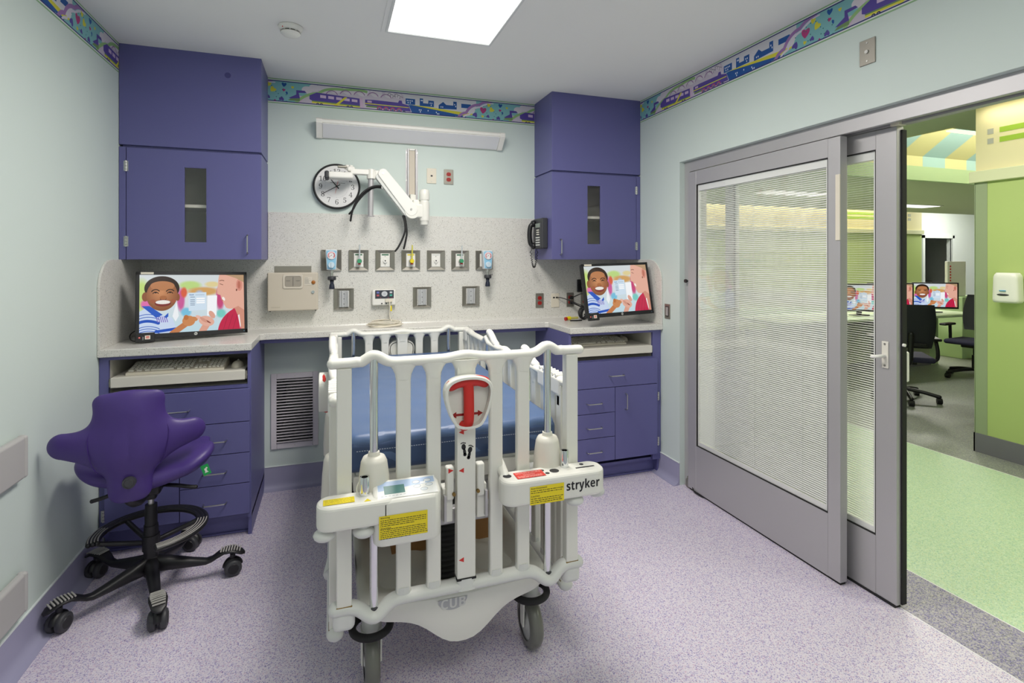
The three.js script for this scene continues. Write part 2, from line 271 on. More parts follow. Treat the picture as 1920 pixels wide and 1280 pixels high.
function border(x0, x1, z0, z1, coord, off, dir, label) {
  const g = prep(box(x0, x1, 2.574, HC, z0, z1)), p = g.attributes.position, u = g.attributes.uv;
  for (let i = 0; i < p.count; i++) u.setXY(i, dir * ((coord ? p.getZ(i) : p.getX(i)) - off) / 1.521, (p.getY(i) - 2.574) / 0.166);
  one('wallpaper_border', g, mBorder, label, 'wallpaper border', 'train and heart wallpaper borders');
}
border(0.727, 2.626, 0.0, 0.001, 0, 0.848, 1, 'train and heart wallpaper border between the two upper cabinets');
border(0, 0.001, 0.346, ZF, 1, 0.691, -1, 'train and heart wallpaper border on the wall above the stool');
border(XR - 0.0012, XR - 0.0002, 0.346, ZF, 1, 0.47, 1, 'train and heart wallpaper border on the wall above the sliding door');

// ---------------------------------------------------------------- sliding door
const mAlu = M.alu, mGasket = M.rubber;
{ const f = structGroup('trim_7', 'grey aluminium frame and head track of the sliding door', 'door frame');
  const a = (n, g, m) => part(f, n, g, m);
  a('head_track', [box(3.40, 3.425, 2.118, OY, OZ0, OZ1, 0.002), box(3.435, 3.462, 2.128, OY, OZ0, OZ1), box(3.472, 3.51, 2.118, OY, OZ0, OZ1), box(3.4255, 3.53, 2.168, OY - 0.0005, OZ0, OZ1)], mAlu);
  a('jamb', box(3.40, 3.54, 0, 2.12, OZ0, OZ0 + 0.052, 0.003), mAlu);
  a('jamb', box(3.40, 3.54, 0, 2.12, OZ1 - 0.05, OZ1, 0.003), mAlu);
  a('floor_guide', [box(3.383, 3.42, 0.004, 0.06, OZ0 + 0.03, OZ0 + 0.075, 0.008), box(3.39, 3.415, 0.06, 0.075, OZ0 + 0.036, OZ0 + 0.07, 0.006)], M.brushed);
  a('stop_button', [cyl([3.384, 1.386, 0.868], [3.372, 1.386, 0.868], 0.012, 0.012), cyl([3.40, 1.386, 0.868], [3.384, 1.386, 0.868], 0.006)], M.black);
  a('pivot_block', box(3.455, 3.50, 2.115, 2.15, 2.185, 2.225, 0.003), M.ivory); }
const slatGeo = (len, w, tilt) => { const s = new THREE.Shape(); s.moveTo(-w / 2, 0); s.quadraticCurveTo(0, 0.0014, w / 2, 0); s.lineTo(w / 2, -0.0003); s.quadraticCurveTo(0, 0.0011, -w / 2, -0.0003); s.closePath();
  return new THREE.ExtrudeGeometry(s, { depth: len, bevelEnabled: false, curveSegments: 3 }).translate(0, 0, -len / 2).rotateZ(tilt); };
function doorPanel(name, label, x0, z0, z1, y1, stL, stR, gy0, gy1, tilt, hw) {
  const d = structGroup(name, label, 'door'), x1 = x0 + 0.045, xm = (x0 + x1) / 2, y0 = 0.012;
  part(d, 'stile', box(x0, x1, y0, y1, z0, z0 + stL, 0.003), mAlu); part(d, 'stile', box(x0, x1, y0, y1, z1 - stR, z1, 0.003), mAlu);
  const ga = z0 + stL, gb = z1 - stR;
  part(d, 'top_rail', box(x0 + 0.001, x1 - 0.001, gy1, y1, ga, gb), mAlu); part(d, 'bottom_rail', box(x0 + 0.001, x1 - 0.001, y0, gy0, ga, gb), mAlu);
  const bead = (b, m, i, xa, xb) => part(d, b, [box(xa, xb, gy0, gy1, ga, ga + i), box(xa, xb, gy0, gy1, gb - i, gb), box(xa, xb, gy0, gy0 + i, ga + i, gb - i), box(xa, xb, gy1 - i, gy1, ga + i, gb - i)], m);
  bead('gasket', mGasket, 0.005, x0 + 0.004, x1 - 0.004); 
  part(d, 'blind_frame', [box(x0 + 0.012, x1 - 0.012, gy0 + 0.005, gy0 + 0.03, ga + 0.005, gb - 0.005), box(x0 + 0.012, x1 - 0.012, gy1 - 0.042, gy1 - 0.005, ga + 0.005, gb - 0.005), box(x0 + 0.012, x1 - 0.012, gy0 + 0.03, gy1 - 0.042, ga + 0.005, ga + 0.013), box(x0 + 0.012, x1 - 0.012, gy0 + 0.03, gy1 - 0.042, gb - 0.017, gb - 0.005)], M.blind);
  part(d, 'glass_pane', box(x0 + 0.008, x0 + 0.011, gy0 + 0.004, gy1 - 0.004, ga + 0.004, gb - 0.004), M.glass); part(d, 'glass_pane', box(x1 - 0.011, x1 - 0.008, gy0 + 0.004, gy1 - 0.004, ga + 0.004, gb - 0.004), M.glass);
  const sg = slatGeo(gb - ga - 0.032, hw, tilt), n = Math.floor((gy1 - gy0 - 0.075) / 0.0109);
  for (let i = 0; i < n; i++) piece(d, 'blind_slat', sg, M.blind, [xm, gy0 + 0.036 + (i + 0.5) * 0.0109, (ga + gb) / 2 - 0.002]);
  const nc = Math.max(2, Math.round((gb - ga) / 0.33));
  for (let i = 0; i < nc; i++) { const z = ga + (gb - ga) * (i + 0.5) / nc; part(d, 'ladder_cord', [cyl([xm - 0.009, gy0 + 0.03, z], [xm - 0.009, gy1 - 0.04, z], 0.0007, 0.0007, 5)], M.blind); }
  return d;
}
const d1 = doorPanel('door_1', 'wide grey sliding door panel with closed blinds between glass', 3.382, 0.886, 2.004, 2.11, 0.082, 0.066, 0.31, 2.02, 0.6, 0.0128);
part(d1, 'sweep_seal', [box(3.388, 3.42, 0.001, 0.012, 0.90, 2.0)], M.rubber);
part(d1, 'seal_loop', tube([[3.39, 0.03, 0.92], [3.374, 0.012, 0.96], [3.378, 0.006, 1.02], [3.39, 0.008, 1.06]], 0.004, 16, 6), M.rubber);
part(d1, 'pull_plate', box(3.377, 3.383, 1.62, 1.93, 1.983, 2.006, 0.001), M.ivory);
const d2 = doorPanel('door_2', 'narrow showing grey sliding door panel with open blinds and lever', 3.468, 1.14, 2.205, 2.115, 0.07, 0.095, 0.275, 2.03, 0.05, 0.0128);
part(d2, 'edge_seal', box(3.492, 3.522, 0.014, 2.10, 2.205, 2.213, 0.003), M.rubber);
part(d2, 'sweep_seal', box(3.466, 3.5, 0.001, 0.012, 1.2, 2.2), M.rubber);
{ const h = part(d2, 'latch_plate', box(3.462, 3.468, 1.045, 1.165, 2.142, 2.172, 0.003), M.cream);
  part(h, 'latch_lever', [tube([[3.462, 1.10, 2.157], [3.44, 1.10, 2.155], [3.425, 1.098, 2.148], [3.42, 1.095, 2.13]], 0.008, 14, 10)], M.white);
  part(h, 'screw', [cyl([3.4625, 1.153, 2.157], [3.4605, 1.153, 2.157], 0.005, 0.005, 10), cyl([3.4625, 1.058, 2.157], [3.4605, 1.058, 2.157], 0.005, 0.005, 10)], M.steel);
  part(d2, 'outer_pull', [box(3.535, 3.56, 0.985, 1.12, 2.165, 2.20, 0.008), box(3.512, 3.54, 1.0, 1.02, 2.17, 2.195), box(3.512, 3.54, 1.09, 1.11, 2.17, 2.195)], M.white);
  part(d2, 'edge_bolt', cyl([3.497, 1.155, 2.213], [3.497, 1.155, 2.222], 0.007), M.white); }

// ---------------------------------------------------------------- corridor shell
struct('wall_corridor_west', [box(3.44, 3.56, 0, 2.9, -5.9, -0.12), box(3.44, 3.56, 0, 2.9, ZF + 0.12, ZF + 1.5)], M.gwall, 'green corridor wall beyond the room', 'wall');
struct('wall_corridor_end', box(3.4, 17, 0, 3.4, ZF + 1.4, ZF + 1.5), M.gwall, 'green wall closing the corridor end', 'wall');
{ const w = structGroup('wall_corridor_green', 'bright green corridor wall with yellow band above a ledge', 'wall');
  part(w, 'lower_wall', box(6.0, 6.15, 0, 2.14, 1.05, ZF + 1.4), M.gwall); part(w, 'upper_wall', box(6.0, 6.15, 2.23, 2.86, 1.05, ZF + 1.4), M.ywall);
  part(w, 'ledge', box(5.965, 6.185, 2.14, 2.23, 1.02, ZF + 1.4, 0.006), M.ledge); part(w, 'corner_guard', [box(5.996, 6.0, 0.14, 2.14, 1.046, 1.13, 0.001), box(5.996, 6.15, 0.14, 2.14, 1.042, 1.05, 0.001)], M.guard);
  for (const [y, l] of [[2.53, 0], [2.455, 0]]) { part(w, 'painted_bar', box(5.998, 6.0, y - 0.02, y + 0.02, 1.21, 2.3), std('#9ec23a', 0.6)); part(w, 'painted_square', box(5.998, 6.0, y - 0.021, y + 0.021, 1.13, 1.17), std('#b3b4ab', 0.6)); }
  part(w, 'skirting', [box(5.99, 6.0, 0, 0.15, 1.04, ZF + 1.4), box(5.99, 6.16, 0, 0.15, 1.04, 1.05)], M.base2); }
{ const w = structGroup('wall_corridor_north', 'distant green wall with yellow band behind the staff desk', 'wall');
  part(w, 'lower_wall', box(3.5, 13.8, 0, 2.1, -4.6, -4.5), M.gwall); part(w, 'upper_wall', box(3.5, 13.8, 2.19, 3.0, -4.6, -4.5), M.ywall); part(w, 'ledge', box(3.5, 13.83, 2.1, 2.19, -4.6, -4.46, 0.005), M.ledge);
  for (const y of [2.52, 2.43]) part(w, 'painted_bar', box(11.4, 13.2, y - 0.028, y + 0.028, -4.5, -4.498), std('#9ec23a', 0.6));
  for (const y of [2.52, 2.43]) part(w, 'painted_square', box(13.35, 13.45, y - 0.028, y + 0.028, -4.5, -4.498), std('#b3b4ab', 0.6));
  part(w, 'skirting', box(3.5, 13.8, 0, 0.15, -4.5, -4.49), M.base2); }
struct('wall_corridor_far', [box(13.8, 14.62, 0, 3.0, -5.1, -5.0), box(15.6, 17, 0, 3.0, -5.1, -5.0), box(14.62, 15.6, 2.05, 3.0, -5.1, -5.0), box(13.7, 13.8, 0, 3.0, -5.1, -4.6), box(16.9, 17, 0, 3.0, -5.1, ZF + 1.4)], M.wwall, 'far white wall with a dark doorway', 'wall');
{ const d = structGroup('door_3', 'dark open doorway in the far white wall', 'door'); part(d, 'door_frame', [box(14.55, 14.62, 0, 2.12, -5.02, -4.96), box(15.6, 15.67, 0, 2.12, -5.02, -4.96), box(14.55, 15.67, 2.05, 2.12, -5.02, -4.96)], M.wwall);
  part(d, 'dark_room', [box(14.2, 17, 0, 2.4, -6.9, -6.8), box(14.2, 14.3, 0, 2.4, -6.8, -5.1), box(16.9, 17, 0, 2.4, -6.8, -5.1), box(14.2, 17, 2.3, 2.4, -6.8, -5.1)], M.wwall);
  part(d, 'wall_unit', [box(14.5, 16.8, 1.5, 2.2, -6.8, -6.4)], std('#4a3a34', 0.5)); part(d, 'base_unit', [box(14.4, 16.8, 0, 0.9, -6.8, -6.25)], std('#4a3a34', 0.5)); part(d, 'counter', [box(14.4, 16.8, 0.9, 0.95, -6.8, -6.2), box(14.4, 16.8, 0.95, 1.2, -6.8, -6.75)], M.brushed); }
struct('ceiling_corridor', [box(3.56, 6.59, 2.75, 2.87, -0.5, ZF + 1.5), box(6.59, 17, 2.75, 2.87, 0.52, ZF + 1.5), box(12, 17, 2.75, 2.87, -0.5, 0.52)], M.oliv, 'pale green corridor ceiling', 'ceiling');
struct('ceiling_station', [box(3.44, 17, 2.466, 2.56, -3.4, -0.56), box(3.44, 17, 3.0, 3.1, -5.1, -3.4), box(3.44, 17, 2.466, 3.0, -3.5, -3.4)], M.oliv, 'lower pale green ceiling above the staff desk', 'ceiling');
struct('trim_8', [box(3.56, 17, 2.466, 2.63, -0.56, -0.5)], M.pgreen, 'pale green fascia under the striped ceiling vault', 'fascia');
{ const v = structGroup('ceiling_vault', 'striped yellow and turquoise vault in the corridor ceiling', 'ceiling vault');
  for (let i = 0; i < 14; i++) { const x0 = 6.59 + i * 0.387, x1 = Math.min(12, x0 + 0.387), m = i % 2 ? M.cyanP : M.yellP;
    part(v, 'colour_block', box(x0, x1, 2.63, 2.75, -0.56, -0.502), m);
    part(v, 'stripe_panel', prism([[-0.5, 2.75], [0.02, 3.12], [0.02, 3.15], [-0.53, 2.76]], x0, x1), m); }
  for (let i = 0; i < 14; i++) { const x0 = 6.59 + i * 0.387, x1 = Math.min(12, x0 + 0.387); part(v, 'stripe_panel', prism([[0.02, 3.12], [0.52, 2.76], [0.55, 2.79], [0.02, 3.15]], x0, x1), i % 2 ? M.cyanP : M.yellP); }
  part(v, 'end_panel', [box(6.55, 6.59, 2.75, 3.2, -0.56, 0.56), box(12, 12.04, 2.75, 3.2, -0.56, 0.56)], M.yellP);
  const c = part(v, 'cove_lamp', [box(6.7, 11.9, 2.752, 2.765, 0.40, 0.46)], std('#fff8e0', 0.5, { emissive: new THREE.Color('#fff3cf'), emissiveIntensity: 1.2 })); }
function prism(pts, x0, x1) { return new THREE.ExtrudeGeometry(shapeOf(pts.map(([z, y]) => [-z, y])), { depth: x1 - x0, bevelEnabled: false }).rotateY(Math.PI / 2).translate(x0, 0, 0); }
areaLight(0xfff6e2, 22, 5.0, 0.08, [9.3, 2.78, 0.40], [9.3, 3.05, -0.1]);
areaLight(0xfff3d8, 8, 3.6, 0.06, [5.9, 2.70, 2.9], [6.02, 2.45, 2.9]);
areaLight(0xfff3c8, 34, 7, 0.08, [9.5, 2.9, -4.3], [9.5, 2.4, -4.52]);
// ---------------------------------------------------------------- ceiling fittings
const mGlow = std('#f7f8fa', 0.6, { emissive: new THREE.Color('#fffdf9'), emissiveIntensity: 1.35 });
const mLamp = std('#dfe1e1', 0.5);
function troffer(x, y, z, label, w = 0.553, l = 1.2) {
  const t = thing('ceiling_light', label, 'ceiling light', [x, y, z], 'recessed ceiling troffers');
  const o = 0.032, fx = w / 2, fz = l / 2, fr = (a, y0, y1, i) => [box(x - fx - a, x - fx - i, y0, y1, z - fz - a, z + fz + a), box(x + fx + i, x + fx + a, y0, y1, z - fz - a, z + fz + a), box(x - fx - i, x + fx + i, y0, y1, z - fz - a, z - fz - i), box(x - fx - i, x + fx + i, y0, y1, z + fz + i, z + fz + a)];
  part(t, 'trim_frame', fr(0.034, y - 0.007, y, 0.012), M.ceil); part(t, 'lens_frame', fr(0.012, y - 0.012, y, 0), mLamp);
  part(t, 'diffuser', box(x - fx, x + fx, y - 0.006, y - 0.001, z - fz, z + fz), mGlow, 'glowing white prismatic lens');
  return t;
}
troffer(1.684, HC, 1.606, 'glowing rectangular ceiling light above the crib');
troffer(1.684, HC, 3.75, 'unseen second ceiling light near the entrance end of the room, filling in the crib front');
troffer(4.75, 2.75, 1.3, 'glowing rectangular ceiling light over the green corridor opposite the sliding door');
troffer(4.75, 2.75, 3.7, 'glowing rectangular ceiling light over the green corridor past the doorway');
{ const t = thing('smoke_detector', 'round white smoke detector on the ceiling', 'smoke detector', [0.925, HC, 0.878]), x = 0.925, z = 0.878;
  part(t, 'base', lathe([[0, 0], [0.058, 0], [0.06, -0.004], [0.057, -0.017], [0.05, -0.026], [0, -0.026]].map(([r, y]) => [r, y]), [x, HC, z], 36), M.white);
  part(t, 'vent_ring', lathe([[0, -0.026], [0.043, -0.026], [0.041, -0.033], [0, -0.033]], [x, HC, z], 36), M.dark);
  const cap = part(t, 'cap', lathe([[0, -0.032], [0.05, -0.032], [0.048, -0.038], [0.036, -0.048], [0.018, -0.053], [0, -0.054]], [x, HC, z], 36), M.white);
  for (let i = 0; i < 10; i++) { const a = i / 10 * 6.283; part(cap, 'cap_rib', box(-0.003, 0.003, -0.034, -0.025, 0.041, 0.049).rotateY(a).translate(x, HC, z), M.white); }
  part(t, 'indicator', sph([x - 0.035, HC - 0.02, z + 0.042], 0.003), M.red); }

// ---------------------------------------------------------------- cabinets
function pull(parent, a, b, out = 0.028) {      // D-shaped wire pull from a to b standing off the front in +z
  const A = V(...a), B = V(...b), d = B.clone().sub(A).normalize().multiplyScalar(0.012);
  part(parent, 'handle', tube([[A.x, A.y, A.z], [A.x, A.y, A.z + out * 0.6], [A.x + d.x * 0.4, A.y + d.y * 0.4, A.z + out * 0.92], [A.x + d.x, A.y + d.y, A.z + out], [B.x - d.x, B.y - d.y, B.z + out], [B.x - d.x * 0.4, B.y - d.y * 0.4, B.z + out * 0.92], [B.x, B.y, B.z + out * 0.6], [B.x, B.y, B.z]], 0.004, 44, 8), M.steel, 'brushed steel wire pull');
}
function hinge(parent, x, y, z) { const h = part(parent, 'hinge', [cyl([x, y - 0.03, z], [x, y + 0.03, z], 0.0055, 0.0055, 10), box(x - 0.011, x + 0.011, y - 0.028, y + 0.028, z - 0.004, z - 0.001)], M.steel); for (const k of [-0.018, 0, 0.018]) part(h, 'knuckle_joint', cyl([x, y + k - 0.0008, z], [x, y + k + 0.0008, z], 0.0058, 0.0058, 10), M.dark); }
function upperCabinet(x0, x1, hingeLeft, wx0, wx1, wy0, wy1, hx, label) {
  const t = thing('upper_cabinet', label, 'cabinet', [(x0 + x1) / 2, 1.53, 0]), yb = 1.53, ys = 2.163, D = 0.326;
  part(t, 'top_box', box(x0, x1, ys + 0.012, HC, 0, 0.345, 0.0015, 1), M.lam);
  part(t, 'body', [box(x0, x0 + 0.018, yb, ys, 0, D), box(x1 - 0.018, x1, yb, ys, 0, D), box(x0 + 0.018, x1 - 0.018, yb, yb + 0.018, 0, D), box(x0 + 0.018, x1 - 0.018, ys - 0.018, ys, 0, D)], M.lam);
  part(t, 'recess_strip', box(x0 + 0.012, x1 - 0.012, ys, ys + 0.012, 0, 0.325), M.lam);
  part(t, 'lining', [box(x0 + 0.018, x0 + 0.021, yb + 0.018, ys - 0.018, 0.003, D - 0.002), box(x1 - 0.021, x1 - 0.018, yb + 0.018, ys - 0.018, 0.003, D - 0.002), box(x0 + 0.018, x1 - 0.018, yb + 0.018, ys - 0.018, 0, 0.004)], M.lamIn);
  part(t, 'shelf', box(x0 + 0.021, x1 - 0.021, 1.835, 1.853, 0.004, 0.30), M.lamIn, 'white laminate shelf');
  const g = 0.032, fx0 = hingeLeft ? x0 : x1 - g, fx1 = fx0 + g; part(t, 'filler_strip', box(fx0, fx1, yb, ys, D, 0.345, 0.001, 1), M.lam);
  const a = hingeLeft ? x0 + g + 0.003 : x0, b = hingeLeft ? x1 : x1 - g - 0.003;
  const s = shapeOf([[a, yb], [b, yb], [b, ys - 0.003], [a, ys - 0.003]]), hole = new THREE.Path(); hole.moveTo(wx0, wy0); hole.lineTo(wx0, wy1); hole.lineTo(wx1, wy1); hole.lineTo(wx1, wy0); hole.closePath(); s.holes.push(hole);
  const d = part(t, 'cabinet_door', ext(s, 0.0185, 0.001, 1).translate(0, 0, D + 0.0005), M.lam);
  part(d, 'glass_pane', box(wx0 - 0.002, wx1 + 0.002, wy0 - 0.002, wy1 + 0.002, D + 0.007, D + 0.011), M.glass);
  part(d, 'stop_bead', [box(wx0, wx0 + 0.004, wy0, wy1, D + 0.011, D + 0.018), box(wx1 - 0.004, wx1, wy0, wy1, D + 0.011, D + 0.018), box(wx0 + 0.004, wx1 - 0.004, wy0, wy0 + 0.004, D + 0.011, D + 0.018), box(wx0 + 0.004, wx1 - 0.004, wy1 - 0.004, wy1, D + 0.011, D + 0.018)], M.lamEdge);
  pull(d, [hx, 1.567, 0.345], [hx, 1.677, 0.345]);
  const hxx = hingeLeft ? x0 + g + 0.0015 : x1 - g - 0.0015; hinge(t, hxx, 2.055, 0.347); hinge(t, hxx, 1.632, 0.347);
  return t;
}
const ucL = upperCabinet(0.002, 0.726, true, 0.318, 0.437, 1.627, 2.066, 0.653, 'tall purple upper cabinet with narrow window beside the left wall border');
part(ucL, 'round_stain', cyl([0.545, 2.62, 0.345], [0.545, 2.62, 0.3453], 0.017, 0.017, 20), std('#44427a', 0.5), 'round dark mark');
const ucR = upperCabinet(2.627, 3.359, false, 2.908, 3.022, 1.64, 2.078, 2.692, 'tall purple upper cabinet with narrow window carrying the black phone');

function baseCabinet(o) {
  const t = thing('base_cabinet', o.label, 'cabinet', [(o.x0 + o.x1) / 2, 0, 0]), { x0, x1 } = o, zf = 0.59, z1 = 0.61, top = 1.03;
  part(t, 'body', [box(x0, x0 + 0.018, 0.1, top, 0, zf), box(x1 - 0.018, x1, 0, top, 0, zf), box(x0, x1, 0.1, 0.118, 0, zf), box(x0 + 0.018, x1 - 0.018, 0.822, 0.84, 0.01, zf), box(x0 + 0.018, x1 - 0.018, 0.118, 0.822, 0.0, 0.012)], M.lam);
  part(t, 'face_frame', [box(x0, o.op0, 0.105, top, zf, z1), box(o.op1, x1, 0.105, top, zf, z1), box(o.op0, o.op1, 1.012, top, zf, z1), box(o.op0, o.op1, 0.822, 0.842, zf, z1 - 0.004)], M.lam);
  part(t, 'toe_kick', [box(x0 + 0.002, x1 - 0.001, 0, 0.105, 0.0, 0.545, 0.002, 1), box(x0 + 0.002, x1 - 0.001, 0, 0.012, 0.545, 0.556, 0.004, 1)], M.lam);
  part(t, 'keyboard_bay', [box(o.op0 - 0.002, o.op0, 0.84, 1.03, 0.02, zf), box(o.op1, o.op1 + 0.002, 0.84, 1.03, 0.02, zf), box(o.op0, o.op1, 0.838, 0.842, 0.02, zf + 0.012), box(o.op0, o.op1, 0.84, 1.03, 0.015, 0.02)], M.lamIn);
  const tr = part(t, 'keyboard_tray', [box(o.op0 + 0.014, o.op1 - 0.014, 0.905, 0.921, 0.2, 0.607), box(o.op0 + 0.012, o.op1 - 0.012, 0.870, 0.921, 0.607, 0.623, 0.002, 1)], M.lamIn, 'white slide-out keyboard tray');
  for (const x of [o.op0 + 0.0065, o.op1 - 0.0065]) part(tr, 'drawer_slide', [box(x - 0.006, x + 0.006, 0.888, 0.9, 0.15, 0.61), box(x - 0.004, x + 0.004, 0.872, 0.916, 0.596, 0.612), ], M.brushed);
  const front = (n, a, b, c, d, h) => { const f = part(t, n, box(a, b, c, d, z1 + 0.0005, z1 + 0.019, 0.0012, 1), M.lam); pull(f, h[0], h[1]); return f; };
  const zh = z1 + 0.019; o.fronts.forEach(([n, a, b, c, d, hx, hy, vert]) => front(n, a, b, c, d, vert ? [[hx, hy - 0.055, zh], [hx, hy + 0.055, zh]] : [[hx - 0.055, hy, zh], [hx + 0.055, hy, zh]]));
  for (const y of o.hy) hinge(t, o.hx, y, z1 + 0.019);
  return t;
}
baseCabinet({ x0: 0.002, x1: 0.705, op0: 0.042, op1: 0.687, label: 'purple base cabinet with drawers behind the stool', hx: 0.026, hy: [0.53, 0.22], fronts: [['drawer', 0.03, 0.70, 0.643, 0.82, 0.355, 0.726], ['drawer', 0.365, 0.70, 0.473, 0.639, 0.531, 0.548], ['drawer', 0.365, 0.70, 0.307, 0.469, 0.531, 0.379], ['drawer', 0.365, 0.70, 0.135, 0.303, 0.531, 0.212], ['cabinet_door', 0.03, 0.361, 0.135, 0.639, 0.325, 0.54, 1]] });
baseCabinet({ x0: 2.636, x1: 3.359, op0: 2.655, op1: 3.292, label: 'purple base cabinet with drawers beside the sliding door wall', hx: 3.325, hy: [0.56, 0.24], fronts: [['drawer', 2.648, 3.32, 0.653, 0.832, 2.986, 0.732], ['drawer', 2.648, 2.977, 0.482, 0.649, 2.815, 0.552], ['drawer', 2.648, 2.977, 0.315, 0.478, 2.815, 0.387], ['drawer', 2.648, 2.977, 0.15, 0.311, 2.815, 0.224], ['cabinet_door', 2.981, 3.32, 0.15, 0.649, 3.058, 0.546, 1]] });

// ---------------------------------------------------------------- worktop and splashbacks
{ const t = thing('worktop', 'speckled white solid surface worktop over both base cabinets', 'worktop', [1.68, 1.03, 0]);
  const s = new THREE.Shape(); const P = [[0.002, 0], [3.359, 0], [3.359, -0.635], [2.635, -0.635], [2.635, -0.262], [2.61, -0.25], [0.735, -0.25], [0.71, -0.262], [0.71, -0.635], [0.002, -0.635]];
  P.forEach((p, i) => i ? s.lineTo(p[0], p[1]) : s.moveTo(p[0], p[1])); s.closePath();
  part(t, 'slab', muv(ext(s, 0.04, 0.004, 2).rotateX(-Math.PI / 2).scale(1, 1, 1).translate(0, 1.03, 0)), M.stone);
  }
{ const t = structGroup('wall_splashback', 'speckled white solid surface splashback around the worktop', 'splashback');
  part(t, 'splash_panel', muv(box(0.0125, 3.3485, 1.07, 1.53, 0, 0.013)), M.stone);
  part(t, 'splash_panel', muv(box(0.728, 2.626, 1.53, 1.846, 0, 0.013, 0.001, 1)), M.stone);
  part(t, 'cove', muv(prismX([[0.013, 1.07], [0.03, 1.07], [0.019, 1.073], [0.0145, 1.082], [0.013, 1.095]], 0.0125, 3.3485)), M.stone);
  const side = (x, n, l) => { const q = new THREE.Shape(); q.moveTo(0, 1.07); q.lineTo(0.635, 1.07); q.lineTo(0.635, 1.37); q.absarc(0.475, 1.37, 0.16, 0, Math.PI / 2); q.lineTo(0, 1.53); q.closePath(); struct(n, muv(ext(q, 0.012, 0.002, 2, 14).rotateY(-Math.PI / 2).translate(x + 0.012, 0, 0)), M.stone, l, 'side splash'); };
  side(0.0005, 'trim_9', 'rounded speckled side splash against the left wall'); side(3.3485, 'trim_10', 'rounded speckled side splash against the door wall'); }
one('support_rail', [box(0.706, 2.635, 0.985, 1.029, 0.0, 0.02), box(0.706, 2.635, 1.005, 1.029, 0.2, 0.222)], M.lam, 'dark purple support rail under the worktop between the base cabinets', 'support rail');
function prismX(pts, x0, x1) { return prism(pts, x0, x1); }
const fontBold = await new FontLoader().loadAsync('fonts/droid/droid_sans_bold.typeface.json');
function lettering(str, size, depth = 0.0006) { const g = new TextGeometry(str, { font: fontBold, size, depth, curveSegments: 5, bevelEnabled: false }); g.computeBoundingBox(); const b = g.boundingBox; return g.translate(-(b.min.x + b.max.x) / 2, -(b.min.y + b.max.y) / 2, 0); }
// ---------------------------------------------------------------- things on the back wall
const ZB = 0.013;
{ const t = thing('wall_light', 'long white wedge wall light above the clock', 'wall light', [1.69, 2.36, 0]);
  part(t, 'housing', [prism([[0, 2.36], [0.018, 2.36], [0.018, 2.366], [0.105, 2.44], [0.112, 2.446], [0.112, 2.462], [0.1, 2.472], [0, 2.472]], 1.035, 2.345)], M.white);
  part(t, 'end_cap', [prism([[0, 2.357], [0.03, 2.357], [0.114, 2.44], [0.114, 2.466], [0.1, 2.475], [0, 2.475]], 1.03, 1.068)], M.white); part(t, 'end_cap', [prism([[0, 2.357], [0.03, 2.357], [0.114, 2.44], [0.114, 2.466], [0.1, 2.475], [0, 2.475]], 2.312, 2.35)], M.white);
  part(t, 'lens', prism([[0.02, 2.364], [0.026, 2.361], [0.108, 2.436], [0.104, 2.440]], 1.07, 2.31), std('#e3e4e8', 0.35), 'unlit frosted lens'); }
// clock
{ const cx = 1.161, cy = 2.031, r = 0.156;
  const t = thing('wall_clock', 'round black rimmed wall clock reading twenty to eleven', 'clock', [cx, cy, 0]);
  const torus = (a, b, c) => lathe(a).rotateX(Math.PI / 2).translate(cx, cy, 0);
  part(t, 'rim', lathe([[0, 0.001], [r - 0.002, 0.001], [r, 0.004], [r, 0.03], [r - 0.004, 0.038], [r - 0.012, 0.04], [r - 0.014, 0.032], [0, 0.03]], [0, 0, 0], 64).rotateX(Math.PI / 2).translate(cx, cy, 0), M.black);
  const face = canvas(640, 640, (c, w) => {
    c.fillStyle = '#e4e4e4'; c.fillRect(0, 0, w, w); c.translate(w / 2, w / 2); c.fillStyle = '#1b1b1d'; c.textAlign = 'center'; c.textBaseline = 'middle'; c.font = '104px serif';
    for (let i = 1; i <= 12; i++) { const a = i * Math.PI / 6; c.fillText(String(i), Math.sin(a) * 236, -Math.cos(a) * 236 + 4); }
    c.fillStyle = '#9a9aa0'; for (let i = 0; i < 60; i++) { c.save(); c.rotate(i * Math.PI / 30); c.fillRect(-1.5, -176, 3, i % 5 ? 7 : 14); c.restore(); }
    c.font = '20px serif'; c.fillStyle = '#555'; for (let i = 0; i < 13; i++) c.fillRect(-95 + i * 17, -58 + (i % 3), 11, 8);
  }, { clamp: 1 });
  part(t, 'dial', new THREE.CircleGeometry(r - 0.014, 64).translate(cx, cy, 0.0325), std('#ffffff', 0.4, { map: face }));
  const hand = (n, a, l, b, w, z, m) => part(t, n, ext(shapeOf([[-w, -b], [w, -b], [w * 0.6, l], [-w * 0.6, l]]), 0.0012).rotateZ(-a).translate(cx, cy, z), m);
  hand('hour_hand', 10.67 * Math.PI / 6, 0.072, 0.02, 0.0036, 0.0345, M.black); hand('minute_hand', 40 * Math.PI / 30, 0.112, 0.025, 0.0026, 0.036, M.black); hand('second_hand', 32 * Math.PI / 30, 0.05, 0.035, 0.0012, 0.0375, M.red);
  part(t, 'hub', cyl([cx, cy, 0.033], [cx, cy, 0.0395], 0.006), M.black); }
